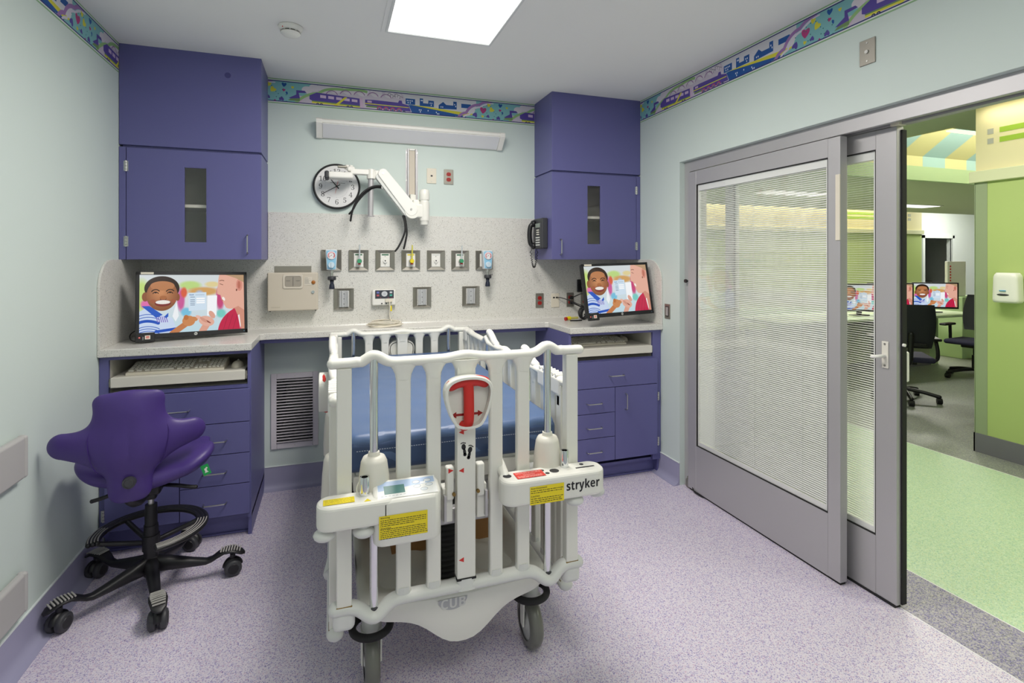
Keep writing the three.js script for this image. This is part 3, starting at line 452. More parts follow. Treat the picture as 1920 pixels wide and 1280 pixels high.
// vertical channel and folded mounting arm
{ const t = thing('wall_channel', 'vertical aluminium mounting channel above the swing arm', 'wall channel', [1.675, 1.9, 0]);
  part(t, 'channel', [box(1.642, 1.652, 1.9, 2.325, 0, 0.03, 0.002), box(1.698, 1.708, 1.9, 2.325, 0, 0.03, 0.002), box(1.652, 1.698, 1.9, 2.325, 0, 0.008)], M.alu);
  part(t, 'flange', [box(1.632, 1.642, 1.9, 2.32, 0, 0.004), box(1.708, 1.718, 1.9, 2.32, 0, 0.004)], M.alu);
  part(t, 'cover_strip', box(1.654, 1.696, 1.99, 2.312, 0.008, 0.02), M.beige); part(t, 'top_label', box(1.655, 1.695, 2.313, 2.325, 0.008, 0.026), M.white);
  for (const y of [2.30, 2.1]) for (const x of [1.637, 1.713]) part(t, 'screw', cyl([x, y, 0.004], [x, y, 0.006], 0.004, 0.004, 10), M.steel); }
{ const t = thing('swing_arm', 'white folded monitor swing arm with black hoses', 'swing arm', [1.74, 1.77, 0]), z = 0.15;
  part(t, 'wall_bracket', [box(1.655, 1.695, 1.88, 1.99, 0.031, 0.075, 0.006), box(1.665, 1.75, 1.9, 1.95, 0.06, 0.14, 0.012), cyl([1.675, 1.985, 0.04], [1.675, 1.995, 0.04], 0.02)], M.crib);
  part(t, 'pivot_column', lathe([[0, 1.77], [0.024, 1.77], [0.028, 1.775], [0.028, 1.8], [0.035, 1.803], [0.035, 1.93], [0.03, 1.934], [0.03, 1.945], [0.036, 1.948], [0.036, 1.99], [0.031, 2.015], [0.02, 2.02], [0, 2.02]], [1.742, 0, z], 32), M.crib);
  part(t, 'knuckle', [cyl([1.655, 1.865, z - 0.0315], [1.655, 1.865, z + 0.0315], 0.052, 0.052, 32), box(1.66, 1.742, 1.82, 1.915, z - 0.03, z + 0.03, 0.012)], M.crib);
  const beam = (ax, ay, bx, by, ra, rb, z0, z1, bev) => { const L = Math.hypot(bx - ax, by - ay), s = new THREE.Shape(); const th = Math.acos((ra - rb) / L); s.absarc(0, 0, ra, th, 2 * Math.PI - th); s.absarc(L, 0, rb, -th, th); s.closePath(); return ext(s, z1 - z0, bev, 3, 18).rotateZ(Math.atan2(by - ay, bx - ax)).translate(ax, ay, z0); };
  part(t, 'main_beam', beam(1.648, 1.873, 1.458, 2.112, 0.043, 0.034, z - 0.02, z + 0.034, 0.006), M.white);
  part(t, 'lower_beam', beam(1.625, 1.852, 1.436, 2.09, 0.028, 0.026, z - 0.026, z + 0.024, 0.004), M.crib2);
  for (const [x, y] of [[1.456, 2.114], [1.646, 1.876]]) part(t, 'pivot_screw', cyl([x, y, z + 0.033], [x, y, z + 0.037], 0.0075, 0.0075, 14), M.steel);
  part(t, 'elbow', [box(1.4, 1.46, 2.085, 2.135, z - 0.025, z + 0.02, 0.012), cyl([1.382, 2.076, z], [1.382, 2.14, z], 0.03, 0.026, 24)], M.crib);
  part(t, 'grip_pole', [cyl([1.377, 1.824, z], [1.38, 2.08, z], 0.0185, 0.0185, 24), cyl([1.377, 1.822, z], [1.377, 1.826, z], 0.027, 0.027, 24)], M.alu);
  part(t, 'forearm', [box(1.245, 1.375, 2.1, 2.137, z - 0.02, z + 0.02, 0.008), box(1.225, 1.275, 2.118, 2.152, z - 0.025, z + 0.02, 0.012)], M.white);
  part(t, 'mount_head', [box(1.105, 1.262, 2.064, 2.108, z - 0.05, z + 0.05, 0.014), cyl([1.225, 2.135, z - 0.02], [1.225, 2.165, z - 0.02], 0.014), cyl([1.25, 2.135, z], [1.25, 2.16, z], 0.012)], M.white);
  part(t, 'head_pad', [box(1.083, 1.112, 2.058, 2.112, z - 0.052, z + 0.052, 0.013)], M.graph); part(t, 'clamp_lever', [box(1.165, 1.225, 2.143, 2.156, z - 0.03, z + 0.005, 0.004)], M.brushed);
  const hose = (p) => part(t, 'hose', tube(p.map(([x, y, dz = 0]) => [x, y, z + dz]), 0.0065, 40, 8), M.rubber);
  hose([[1.46, 2.028], [1.42, 2.028, 0.02], [1.37, 2.01, 0.04], [1.315, 1.965, 0.04], [1.275, 1.9, 0.03], [1.255, 1.84, 0.02], [1.247, 1.789, 0.01]]); hose([[1.46, 2.02], [1.4, 2.016, 0.01], [1.34, 1.975, 0.02], [1.29, 1.915, 0.02], [1.26, 1.86, 0.01], [1.24, 1.836]]);
  hose([[1.594, 1.83], [1.604, 1.79, 0.01], [1.606, 1.73, 0.02], [1.588, 1.672, 0.02], [1.56, 1.615, 0.02], [1.54, 1.588, 0.02]]); hose([[1.604, 1.83], [1.616, 1.77], [1.619, 1.71, 0.01], [1.61, 1.655, 0.01], [1.6, 1.606]]);
  part(t, 'hose_tie', [cyl([1.448, 2.024, z], [1.463, 2.024, z], 0.016, 0.016, 14)], M.crib2); }
// outlet plates; face turned towards +z, then set on its wall
function receptacles(parent, x, y, z, m, s = 1) { for (const k of [0.0195, -0.0195]) { const g = ext(rrect(0.034 * s, 0.028 * s, 0.013), 0.005, 0.001).translate(x, y + k * s, z); const r = part(parent, 'receptacle', g, m); part(r, 'slot', [box(x - 0.008, x - 0.006, y + k * s - 0.002, y + k * s + 0.007, z + 0.0045, z + 0.0056), box(x + 0.006, x + 0.008, y + k * s - 0.002, y + k * s + 0.007, z + 0.0045, z + 0.0056), cyl([x, y + k * s - 0.007, z + 0.0045], [x, y + k * s - 0.007, z + 0.0056], 0.0025, 0.0025, 8)], M.black); } }
function plate(name, label, cat, x0, x1, y0, y1, z, mat, kind, group) {
  const x = (x0 + x1) / 2, y = (y0 + y1) / 2, t = thing(name, label, cat, [x, y, z], group);
  part(t, 'cover_plate', ext(rrect(x1 - x0, y1 - y0, 0.004), 0.006, 0.002).translate(x, y, z), mat);
  if (kind === 'red') { receptacles(t, x, y, z + 0.004, M.outlet); part(t, 'screw', cyl([x, y, z + 0.006], [x, y, z + 0.0075], 0.003, 0.003, 8), M.steel); }
  if (kind === 'data') { part(t, 'jack', box(x - 0.007, x + 0.007, y - 0.006, y + 0.006, z + 0.005, z + 0.0066), M.dark); for (const k of [0.042, -0.042]) part(t, 'screw', cyl([x, y + k, z + 0.005], [x, y + k, z + 0.007], 0.003, 0.003, 8), M.steel); }
  if (kind === 'ports') { for (const k of [0.02, -0.02]) part(t, 'port', box(x - 0.008 + 0.0, x + 0.008, y + 0.022 - 0.006, y + 0.022 + 0.006, z + 0.005, z + 0.0066).translate(k * 0.6, 0, 0), M.dark); }
  return t;
}
plate('data_plate', 'ivory data outlet plate right of the mounting channel', 'wall plate', 1.784, 1.854, 2.086, 2.196, 0, M.ivory, 'data');
plate('red_outlet', 'steel plate with two red receptacles on the mint wall', 'outlet', 1.91, 1.981, 2.084, 2.194, 0, M.brushed, 'red');
plate('red_outlet', 'steel plate with two red receptacles below the wall phone', 'outlet', 2.63, 2.697, 1.154, 1.267, ZB, M.brushed, 'red');
plate('data_plate', 'ivory data plate with a black cable plugged in above the worktop', 'wall plate', 2.762, 2.83, 1.154, 1.263, ZB, M.ivory, 'ports');
plate('red_outlet', 'steel plate with two red receptacles holding black power plugs', 'outlet', 2.894, 2.957, 1.154, 1.266, ZB, M.brushed, 'red');
plate('red_outlet', 'steel plate with red receptacles partly behind the tilted monitor', 'outlet', 3.02, 3.085, 1.154, 1.268, ZB, M.brushed, 'red');
// medical gas outlets
const gx = [1.126, 1.306, 1.486, 1.666, 1.848, 2.028, 2.213];
const gNames = ['steel gas outlet plate behind the suction regulator next to the beige wall box', 'steel gas outlet plate with green adapter second from the beige wall box', 'steel gas outlet plate with bare green labelled socket under the swing arm', 'steel gas outlet plate with yellow adapter and yellow tube', 'steel gas outlet plate with plain white socket right of the yellow adapter', 'steel gas outlet plate with green adapter beside the suction regulator near the phone', 'steel gas outlet plate behind the suction regulator near the phone'];
function bevelFrame(x, y, z, w, h, iw, ih, d) {   // a square funnel: outer edge on the wall, sloping in
  const g = new THREE.BufferGeometry(), o = [[-w / 2, -h / 2], [w / 2, -h / 2], [w / 2, h / 2], [-w / 2, h / 2]], i = [[-iw / 2, -ih / 2], [iw / 2, -ih / 2], [iw / 2, ih / 2], [-iw / 2, ih / 2]], p = [];
  const tri = (...v) => v.forEach((q) => p.push(...q));
  for (let k = 0; k < 4; k++) { const n = (k + 1) % 4, O = [o[k][0] + x, o[k][1] + y, z + d], P = [o[n][0] + x, o[n][1] + y, z + d], I = [i[k][0] + x, i[k][1] + y, z + 0.003], J = [i[n][0] + x, i[n][1] + y, z + 0.003], O0 = [O[0], O[1], z], P0 = [P[0], P[1], z]; tri(O, P, J, O, J, I, O0, P0, P, O0, P, O); }
  g.setAttribute('position', new THREE.Float32BufferAttribute(p, 3)); g.computeVertexNormals(); return g;
}
gx.forEach((x, i) => {
  const y = 1.525, t = thing('gas_outlet', gNames[i], 'gas outlet', [x, y, ZB], 'gas outlet plates in a row'), col = [M.white, M.tealP, M.tealP, M.yellow, M.white, M.tealP, M.white][i];
  part(t, 'bevel_frame', bevelFrame(x, y, ZB, 0.131, 0.142, 0.066, 0.1, 0.016), M.brushed); part(t, 'socket_plate', box(x - 0.031, x + 0.031, y - 0.047, y + 0.047, ZB, ZB + 0.006, 0.001, 1), M.white);
  if (i !== 0 && i !== 6) {
    part(t, 'gas_label', box(x - 0.024, x + 0.024, y + 0.034, y + 0.043, ZB + 0.006, ZB + 0.0066), i === 3 ? M.yellow : i === 4 ? M.crib2 : std('#2d6b4c', 0.5));
    for (const k of [0.027, -0.032]) part(t, 'screw', cyl([x, y + k, ZB + 0.006], [x, y + k, ZB + 0.0075], 0.0025, 0.0025, 8), M.dark);
    part(t, 'socket', [cyl([x, y - 0.004, ZB + 0.005], [x, y - 0.004, ZB + 0.016], 0.017, 0.015, 20)], M.white); part(t, 'hole_shade_disc', cyl([x, y - 0.004, ZB + 0.0155], [x, y - 0.004, ZB + 0.0165], 0.005, 0.005, 10), M.dark); }  // flat dark disc painted for the shade inside the socket
  if ([1, 3, 5].includes(i)) {
    const a = part(t, 'adapter', [cyl([x + 0.003, y - 0.006, ZB + 0.016], [x + 0.003, y - 0.006, ZB + 0.045], 0.012, 0.012, 16), cyl([x + 0.003, y - 0.006, ZB + 0.045], [x + 0.003, y - 0.006, ZB + 0.056], 0.016, 0.014, 16)], i === 3 ? M.yellow : std('#3f9a6e', 0.4)); 
    part(a, 'adapter_collar', cyl([x + 0.003, y - 0.006, ZB + 0.03], [x + 0.003, y - 0.006, ZB + 0.037], 0.018, 0.018, 16), M.steel); part(a, 'adapter_button', box(x - 0.006, x + 0.012, y - 0.03, y - 0.02, ZB + 0.03, ZB + 0.05, 0.003), M.redDark);
    part(t, 'tube_nipple', cyl([x + 0.003, y + 0.004, ZB + 0.048], [x + 0.005, y + 0.108, ZB + 0.048], 0.006, 0.0045, 12), i === 3 ? std('#d6cf55', 0.3) : std('#c6cdd0', 0.25)); }
});
const texGauge = canvas(256, 256, (c, w) => { c.fillStyle = '#e8e4e6'; c.fillRect(0, 0, w, w); c.translate(128, 128); c.lineWidth = 26; for (const [a, b, col] of [[2.3, 3.9, '#d7747c'], [3.9, 5.4, '#e8a4ac'], [5.4, 7.1, '#c23b4b']]) { c.strokeStyle = col; c.beginPath(); c.arc(0, 0, 98, a, b); c.stroke(); } c.strokeStyle = '#222'; c.lineWidth = 4; for (let i = 0; i < 25; i++) { const a = 2.3 + i * 0.2; c.beginPath(); c.moveTo(Math.cos(a) * 82, Math.sin(a) * 82); c.lineTo(Math.cos(a) * 66, Math.sin(a) * 66); c.stroke(); } c.lineWidth = 7; c.beginPath(); c.moveTo(20, -14); c.lineTo(-62, 42); c.stroke(); c.fillStyle = '#222'; c.beginPath(); c.arc(0, 0, 11, 0, 7); c.fill(); }, { clamp: 1 });
function regulator(x, y, label) {
  const z = 0.075, t = thing('suction_regulator', label, 'regulator', [x, y, ZB], 'suction regulators');
  part(t, 'inlet', cyl([x, y, ZB + 0.006], [x, y, z], 0.014), M.steel);
  const s = new THREE.Shape(); s.moveTo(-0.03, -0.066); s.quadraticCurveTo(0, -0.072, 0.03, -0.066); s.lineTo(0.038, 0.06); s.quadraticCurveTo(0.036, 0.07, 0.026, 0.07); s.lineTo(-0.026, 0.07); s.quadraticCurveTo(-0.036, 0.07, -0.038, 0.06); s.closePath();
  part(t, 'case', ext(s, 0.05, 0.005, 3).translate(x, y, z), std('#d5dbe0', 0.35)); const s2 = s.clone();
  part(t, 'face', ext(s, 0.004, 0.001).scale(0.86, 0.9, 1).translate(x, y, z + 0.0495), std('#8fc3df', 0.35), 'light blue face');
  part(t, 'gauge', [cyl([x, y + 0.031, z + 0.05], [x, y + 0.031, z + 0.06], 0.029, 0.027, 28)], std('#e6dfe3', 0.35)); part(t, 'gauge_dial', new THREE.CircleGeometry(0.026, 28).translate(x, y + 0.031, z + 0.0605), std('#fff', 0.3, { map: texGauge }));
  part(t, 'knob', [cyl([x, y - 0.034, z + 0.05], [x, y - 0.034, z + 0.068], 0.022, 0.019, 24), box(x - 0.003, x + 0.003, y - 0.05, y - 0.016, z + 0.066, z + 0.074, 0.002)], std('#c9dbe6', 0.35));
  part(t, 'stem', [cyl([x + 0.003, y - 0.115, z + 0.03], [x + 0.003, y - 0.066, z + 0.03], 0.008), cyl([x + 0.003, y - 0.085, z + 0.03], [x + 0.003, y - 0.075, z + 0.03], 0.016)], M.steel);
  part(t, 'collar', [lathe([[0, 0], [0.025, 0], [0.027, 0.006], [0.027, 0.02], [0.02, 0.026], [0, 0.026]], [x + 0.003, y - 0.135, z + 0.03], 24), box(x + 0.02, x + 0.042, y - 0.112, y - 0.108, z + 0.027, z + 0.033)], M.graph);
  part(t, 'trap', lathe([[0, -0.06], [0.017, -0.06], [0.019, -0.055], [0.015, -0.03], [0.011, -0.02], [0.014, 0], [0, 0]], [x + 0.003, y - 0.135, z + 0.03], 20), std('#1d2438', 0.35)); return t;
}
regulator(1.126, 1.527, 'light blue suction regulator next to the beige wall box'); regulator(2.213, 1.527, 'light blue suction regulator near the wall phone');
// slide plates
[[1.208, 'steel plate with ribbed slide rail under the left suction regulator'], [1.747, 'steel plate with ribbed slide rail right of the bedside control box'], [2.11, 'steel plate with ribbed slide rail below the right suction regulator']].forEach(([x, l]) => {
  const y = 1.258, t = thing('slide_plate', l.replace('left suction regulator', 'suction regulator by the beige box').replace('right suction regulator', 'suction regulator by the phone'), 'slide plate', [x, y, ZB], 'ribbed slide plates');
  part(t, 'bevel_frame', bevelFrame(x, y, ZB, 0.13, 0.145, 0.07, 0.118, 0.016), M.brushed); const r = part(t, 'slide_rail', [box(x - 0.029, x + 0.029, y - 0.056, y + 0.056, ZB, ZB + 0.01)], M.railM);
  for (const k of [-0.025, -0.012, 0.012, 0.025]) part(r, 'rail_rib', box(x + k - 0.004, x + k + 0.004, y - 0.055, y + 0.055, ZB + 0.01, ZB + 0.02, 0.002), M.railM); for (const k of [-0.035, 0, 0.035]) part(t, 'screw', cyl([x, y + k, ZB + 0.01], [x, y + k, ZB + 0.012], 0.003, 0.003, 8), M.dark); });
// beige lockable wall box
{ const t = thing('wall_box', 'beige lockable wall box with a small window', 'wall box', [0.89, 1.195, ZB]), z = 0.1;
  part(t, 'back_plate', box(0.768, 0.997, 1.40, 1.486, ZB, ZB + 0.003), M.brushed); part(t, 'case', box(0.738, 1.036, 1.199, 1.44, ZB + 0.003, 0.075, 0.004), M.beige); part(t, 'lid', box(0.733, 1.042, 1.194, 1.444, 0.075, z, 0.008, 3), M.beige);
  const fr = new THREE.Shape(rrect(0.122, 0.092, 0.012).getPoints(6)); fr.holes.push(new THREE.Path(rrect(0.1, 0.07, 0.012).getPoints(6)));
  const w = part(t, 'window_frame', ext(fr, 0.007, 0.002).translate(0.887, 1.385, z - 0.001), std('#d3cbbd', 0.5)); part(w, 'window_pane', ext(rrect(0.1, 0.07, 0.01), 0.002).translate(0.887, 1.385, z + 0.0005), std('#a39c90', 0.12));
  part(w, 'glove_bar', [box(0.8865, 0.8885, 1.355, 1.415, z + 0.0025, z + 0.0035), box(0.845, 0.87, 1.389, 1.391, z + 0.0025, z + 0.0035), box(0.905, 0.93, 1.389, 1.391, z + 0.0025, z + 0.0035)], M.graph);
  const txt = canvas(256, 256, (c) => { c.fillStyle = '#d9d2c4'; c.fillRect(0, 0, 256, 256); c.fillStyle = '#4a4640'; c.font = 'bold 22px sans-serif'; c.fillText('WARNING', 16, 40); c.fillRect(16, 52, 190, 3); for (let i = 0; i < 9; i++) c.fillRect(16, 70 + i * 18, rr(110, 220), 5); }, { clamp: 1 });
  part(t, 'instruction_label', quad(0.048, 0.055).translate(0.98, 1.388, z + 0.0006), decal('#fff', txt)); part(t, 'amber_light', lathe([[0, 0], [0.0125, 0], [0.0125, 0.005], [0.009, 0.009], [0, 0.01]], [0, 0, 0], 20).rotateX(Math.PI / 2).translate(1.013, 1.379, z), std('#a5641b', 0.3)); part(t, 'key_lock', cyl([1.01, 1.315, z], [1.01, 1.315, z + 0.006], 0.011, 0.01, 20), M.chrome);
  part(t, 'piano_hinge', Array.from({ length: 12 }, (_, i) => cyl([0.732, 1.205 + i * 0.02, 0.07], [0.732, 1.219 + i * 0.02, 0.07], 0.004, 0.004, 8)), M.steel); part(t, 'foot', [box(0.744, 0.752, 1.189, 1.196, 0.07, 0.09), box(1.022, 1.03, 1.189, 1.196, 0.07, 0.09)], M.dark); part(t, 'nameplate', box(0.755, 0.81, 1.214, 1.222, z - 0.001, z + 0.0006), std('#c2b9a9', 0.4)); }
// bedside control with its coiled cable
{ const t = thing('bedside_control', 'small white bedside control box with dark keypad', 'control box', [1.475, 1.208, ZB]), z = 0.055;
  part(t, 'case', box(1.395, 1.556, 1.208, 1.318, ZB, z, 0.01, 3), M.white);
  const tx = canvas(512, 256, (c) => { c.fillStyle = '#3b3f49'; c.fillRect(0, 0, 512, 256); const b = (x, y, col) => { c.fillStyle = col; c.fillRect(x, y, 70, 56); }; b(40, 40, '#6c72b8'); b(40, 130, '#b85a64'); b(400, 40, '#cfd3d8'); b(400, 130, '#4fae9a'); c.fillStyle = '#d4d8dc'; c.beginPath(); c.arc(256, 112, 82, 0, 7); c.fill(); c.fillStyle = '#8e97a3'; for (let i = 0; i < 36; i++) { c.beginPath(); c.arc(256 + Math.cos(i * 1.2) * (10 + i * 1.7), 112 + Math.sin(i * 1.2) * (10 + i * 1.7), 5, 0, 7); c.fill(); } c.fillStyle = '#e85050'; for (const x of [150, 360, 470]) { c.beginPath(); c.arc(x, 232, 9, 0, 7); c.fill(); } }, { clamp: 1 });
  part(t, 'keypad', quad(0.127, 0.058).translate(1.478, 1.286, z + 0.0006), decal('#fff', tx)); part(t, 'cable_plug', box(1.482, 1.53, 1.232, 1.254, z, z + 0.02, 0.003), M.ivory);
  for (const x of [1.46, 1.49]) part(t, 'jack', cyl([x, 1.222, z], [x, 1.222, z + 0.002], 0.005, 0.005, 10), M.black); part(t, 'yellow_tag', box(1.512, 1.528, 1.168, 1.206, z + 0.01, z + 0.013), M.yellow); }
{ const t = thing('cable_coil', 'coiled ivory cable in clear wrap on the worktop under the control box', 'cable', [1.475, 1.07, 0.1]), loops = [];
  for (let k = 0; k < 6; k++) { const pts = []; for (let i = 0; i < 20; i++) { const a = i / 20 * 6.283; pts.push([1.475 + Math.cos(a) * (0.105 + 0.006 * Math.sin(k * 2.1) + 0.012 * Math.sin(2 * a + k)), 1.0755 + k * 0.0062 + 0.004 * Math.sin(a * 2 + k), 0.125 + Math.sin(a) * (0.062 + 0.005 * Math.cos(k * 1.7))]); } loops.push(tube(pts, 0.0036, 60, 7, true)); }
  part(t, 'coil', loops, M.ivory); part(t, 'lead', tube([[1.51, 1.238, 0.08], [1.512, 1.2, 0.09], [1.51, 1.15, 0.085], [1.518, 1.11, 0.095], [1.54, 1.095, 0.11], [1.575, 1.085, 0.12]], 0.0036, 40, 7), M.ivory); part(t, 'tie', [cyl([1.575, 1.084, 0.12], [1.588, 1.086, 0.122], 0.006, 0.006, 10)], M.black); 
  part(t, 'plastic_wrap', [sph([1.49, 1.098, 0.14], 0.05, [1.0, 0.3, 0.7])], std('#f0f3f5', 0.1, { phys: true, transmission: 0.9, thickness: 0 })); }
// return-air grille
{ const t = thing('wall_grille', 'white louvred return air grille under the worktop', 'grille', [0.893, 0.266, 0]), x0 = 0.745, x1 = 1.042, y0 = 0.266, y1 = 0.768, b = 0.036, g = M.bumper;
  const m = std('#d6d2d8', 0.45); part(t, 'frame', [box(x0, x0 + b, y0, y1, 0, 0.012, 0.003), box(x1 - b, x1, y0, y1, 0, 0.012, 0.003), box(x0 + b, x1 - b, y0, y0 + b, 0, 0.012, 0.003), box(x0 + b, x1 - b, y1 - b, y1, 0, 0.012, 0.003)], m);
  { const a = x0 + b, c = x1 - b, e = y0 + b, f = y1 - b, s = 0.002; part(t, 'duct', [box(a - s, a, e, f, -0.75, -0.001), box(c, c + s, e, f, -0.75, -0.001), box(a - s, c + s, e - s, e, -0.75, -0.001), box(a - s, c + s, f, f + s, -0.75, -0.001), box(a - s, c + s, e - s, f + s, -0.752, -0.75)], std('#c9cbcb', 0.45), 'pale galvanised sheet metal duct'); } const lg = box(-(x1 - x0 - 2 * b) / 2, (x1 - x0 - 2 * b) / 2, -0.0012, 0.0012, -0.009, 0.009).rotateX(0.15), n = 22;
  for (let i = 0; i < n; i++) piece(t, 'louvre', lg, m, [(x0 + x1) / 2, y0 + b + (i + 0.5) * (y1 - y0 - 2 * b) / n, 0.0115]);
  for (const y of [y0 + 0.018, y1 - 0.018]) part(t, 'screw', cyl([(x0 + x1) / 2, y, 0.012], [(x0 + x1) / 2, y, 0.0135], 0.004, 0.004, 10), M.steel); }
// wall phone on the side of the right upper cabinet
{ const t = thing('wall_phone', 'black wall phone on the side of the upper cabinet', 'telephone', [2.627, 1.6, 0.13]), X = 2.627;
  part(t, 'base', [box(X - 0.05, X, 1.61, 1.835, 0.10, 0.275, 0.01, 3), box(X - 0.06, X - 0.04, 1.615, 1.80, 0.165, 0.272, 0.008)], M.graph);
  part(t, 'keypad', [[0, 0], [0, 1], [0, 2], [1, 0], [1, 1], [1, 2], [2, 0], [2, 1], [2, 2], [3, 0], [3, 1], [3, 2]].map(([r, c]) => box(X - 0.064, X - 0.059, 1.632 + r * 0.018, 1.642 + r * 0.018, 0.185 + c * 0.027, 0.203 + c * 0.027, 0.002, 1)), M.crib2);
  part(t, 'display', box(X - 0.0635, X - 0.059, 1.765, 1.795, 0.18, 0.262, 0.001), std('#8d978f', 0.3)); part(t, 'button_row', [0, 1, 2].map((i) => box(X - 0.064, X - 0.059, 1.71 + i * 0.016, 1.718 + i * 0.016, 0.20, 0.246, 0.001)), M.cream);
  part(t, 'handset', [tube([[X - 0.055, 1.80, 0.135], [X - 0.082, 1.78, 0.13], [X - 0.09, 1.715, 0.128], [X - 0.082, 1.65, 0.13], [X - 0.055, 1.63, 0.135]], 0.018, 30, 12), sph([X - 0.062, 1.80, 0.132], 0.029, [0.7, 0.9, 1]), sph([X - 0.062, 1.632, 0.132], 0.029, [0.7, 0.9, 1])], M.black);
  const cord = []; for (let i = 0; i <= 220; i++) { const u = i / 220, s = Math.sin(u * Math.PI), a = u * 130; cord.push([X - 0.055 + 0.03 * (u - 0.5) + 0.0055 * Math.cos(a), 1.61 - 0.14 * Math.pow(s, 0.7), 0.132 + 0.03 * (u - 0.5) * 2 + 0.0055 * Math.sin(a)]); }
  part(t, 'coiled_cord', tube(cord, 0.0024, 420, 5), M.black); }
// plates on the door wall
function sidePlate(name, label, z0, z1, y0, y1, kind) { const t = thing(name, label, 'wall plate', [XR, (y0 + y1) / 2, (z0 + z1) / 2]), y = (y0 + y1) / 2, z = (z0 + z1) / 2;
  part(t, 'cover_plate', box(XR - 0.006, XR, y0, y1, z0, z1, 0.002), M.brushed);
  if (kind) { part(t, 'rocker', box(XR - 0.01, XR - 0.005, y - 0.03, y + 0.03, z - 0.013, z + 0.013, 0.002), std('#a9a5a4', 0.4)); part(t, 'rocker_frame', box(XR - 0.0075, XR - 0.005, y - 0.036, y + 0.036, z - 0.018, z + 0.018, 0.001), M.dark); }
  else { part(t, 'centre_jack', [cyl([XR - 0.005, y, z], [XR - 0.012, y, z], 0.009, 0.008, 18), cyl([XR - 0.011, y, z], [XR - 0.0125, y, z], 0.005, 0.005, 12)], M.steel); for (const k of [0.04, -0.04]) part(t, 'screw', cyl([XR - 0.006, y + k, z], [XR - 0.0075, y + k, z], 0.004, 0.004, 10), M.steel); } }
sidePlate('steel_plate', 'blank steel wall plate with a centre jack above the sliding door', 2.12, 2.192, 2.387, 2.498, 0); sidePlate('switch_plate', 'steel switch plate beside the worktop end', 0.662, 0.722, 1.115, 1.218, 1);
// bumper rails
for (const [y0, y1, l] of [[0.706, 0.866, 'grey wall bumper rail at chair arm height'], [0.198, 0.35, 'grey wall bumper rail just above the skirting']]) { const t = thing('bumper_rail', l, 'bumper rail', [0, y0, 2.9]); part(t, 'cover', box(0.006, 0.036, y0, y1, 1.372, ZF - 0.02, 0.012, 4), M.bumper); part(t, 'end_cap', box(0.004, 0.037, y0 - 0.001, y1 + 0.001, 1.352, 1.376, 0.013, 4), M.bumper); part(t, 'backing', box(0, 0.008, y0 + 0.02, y1 - 0.02, 1.37, ZF - 0.03), M.graph); }
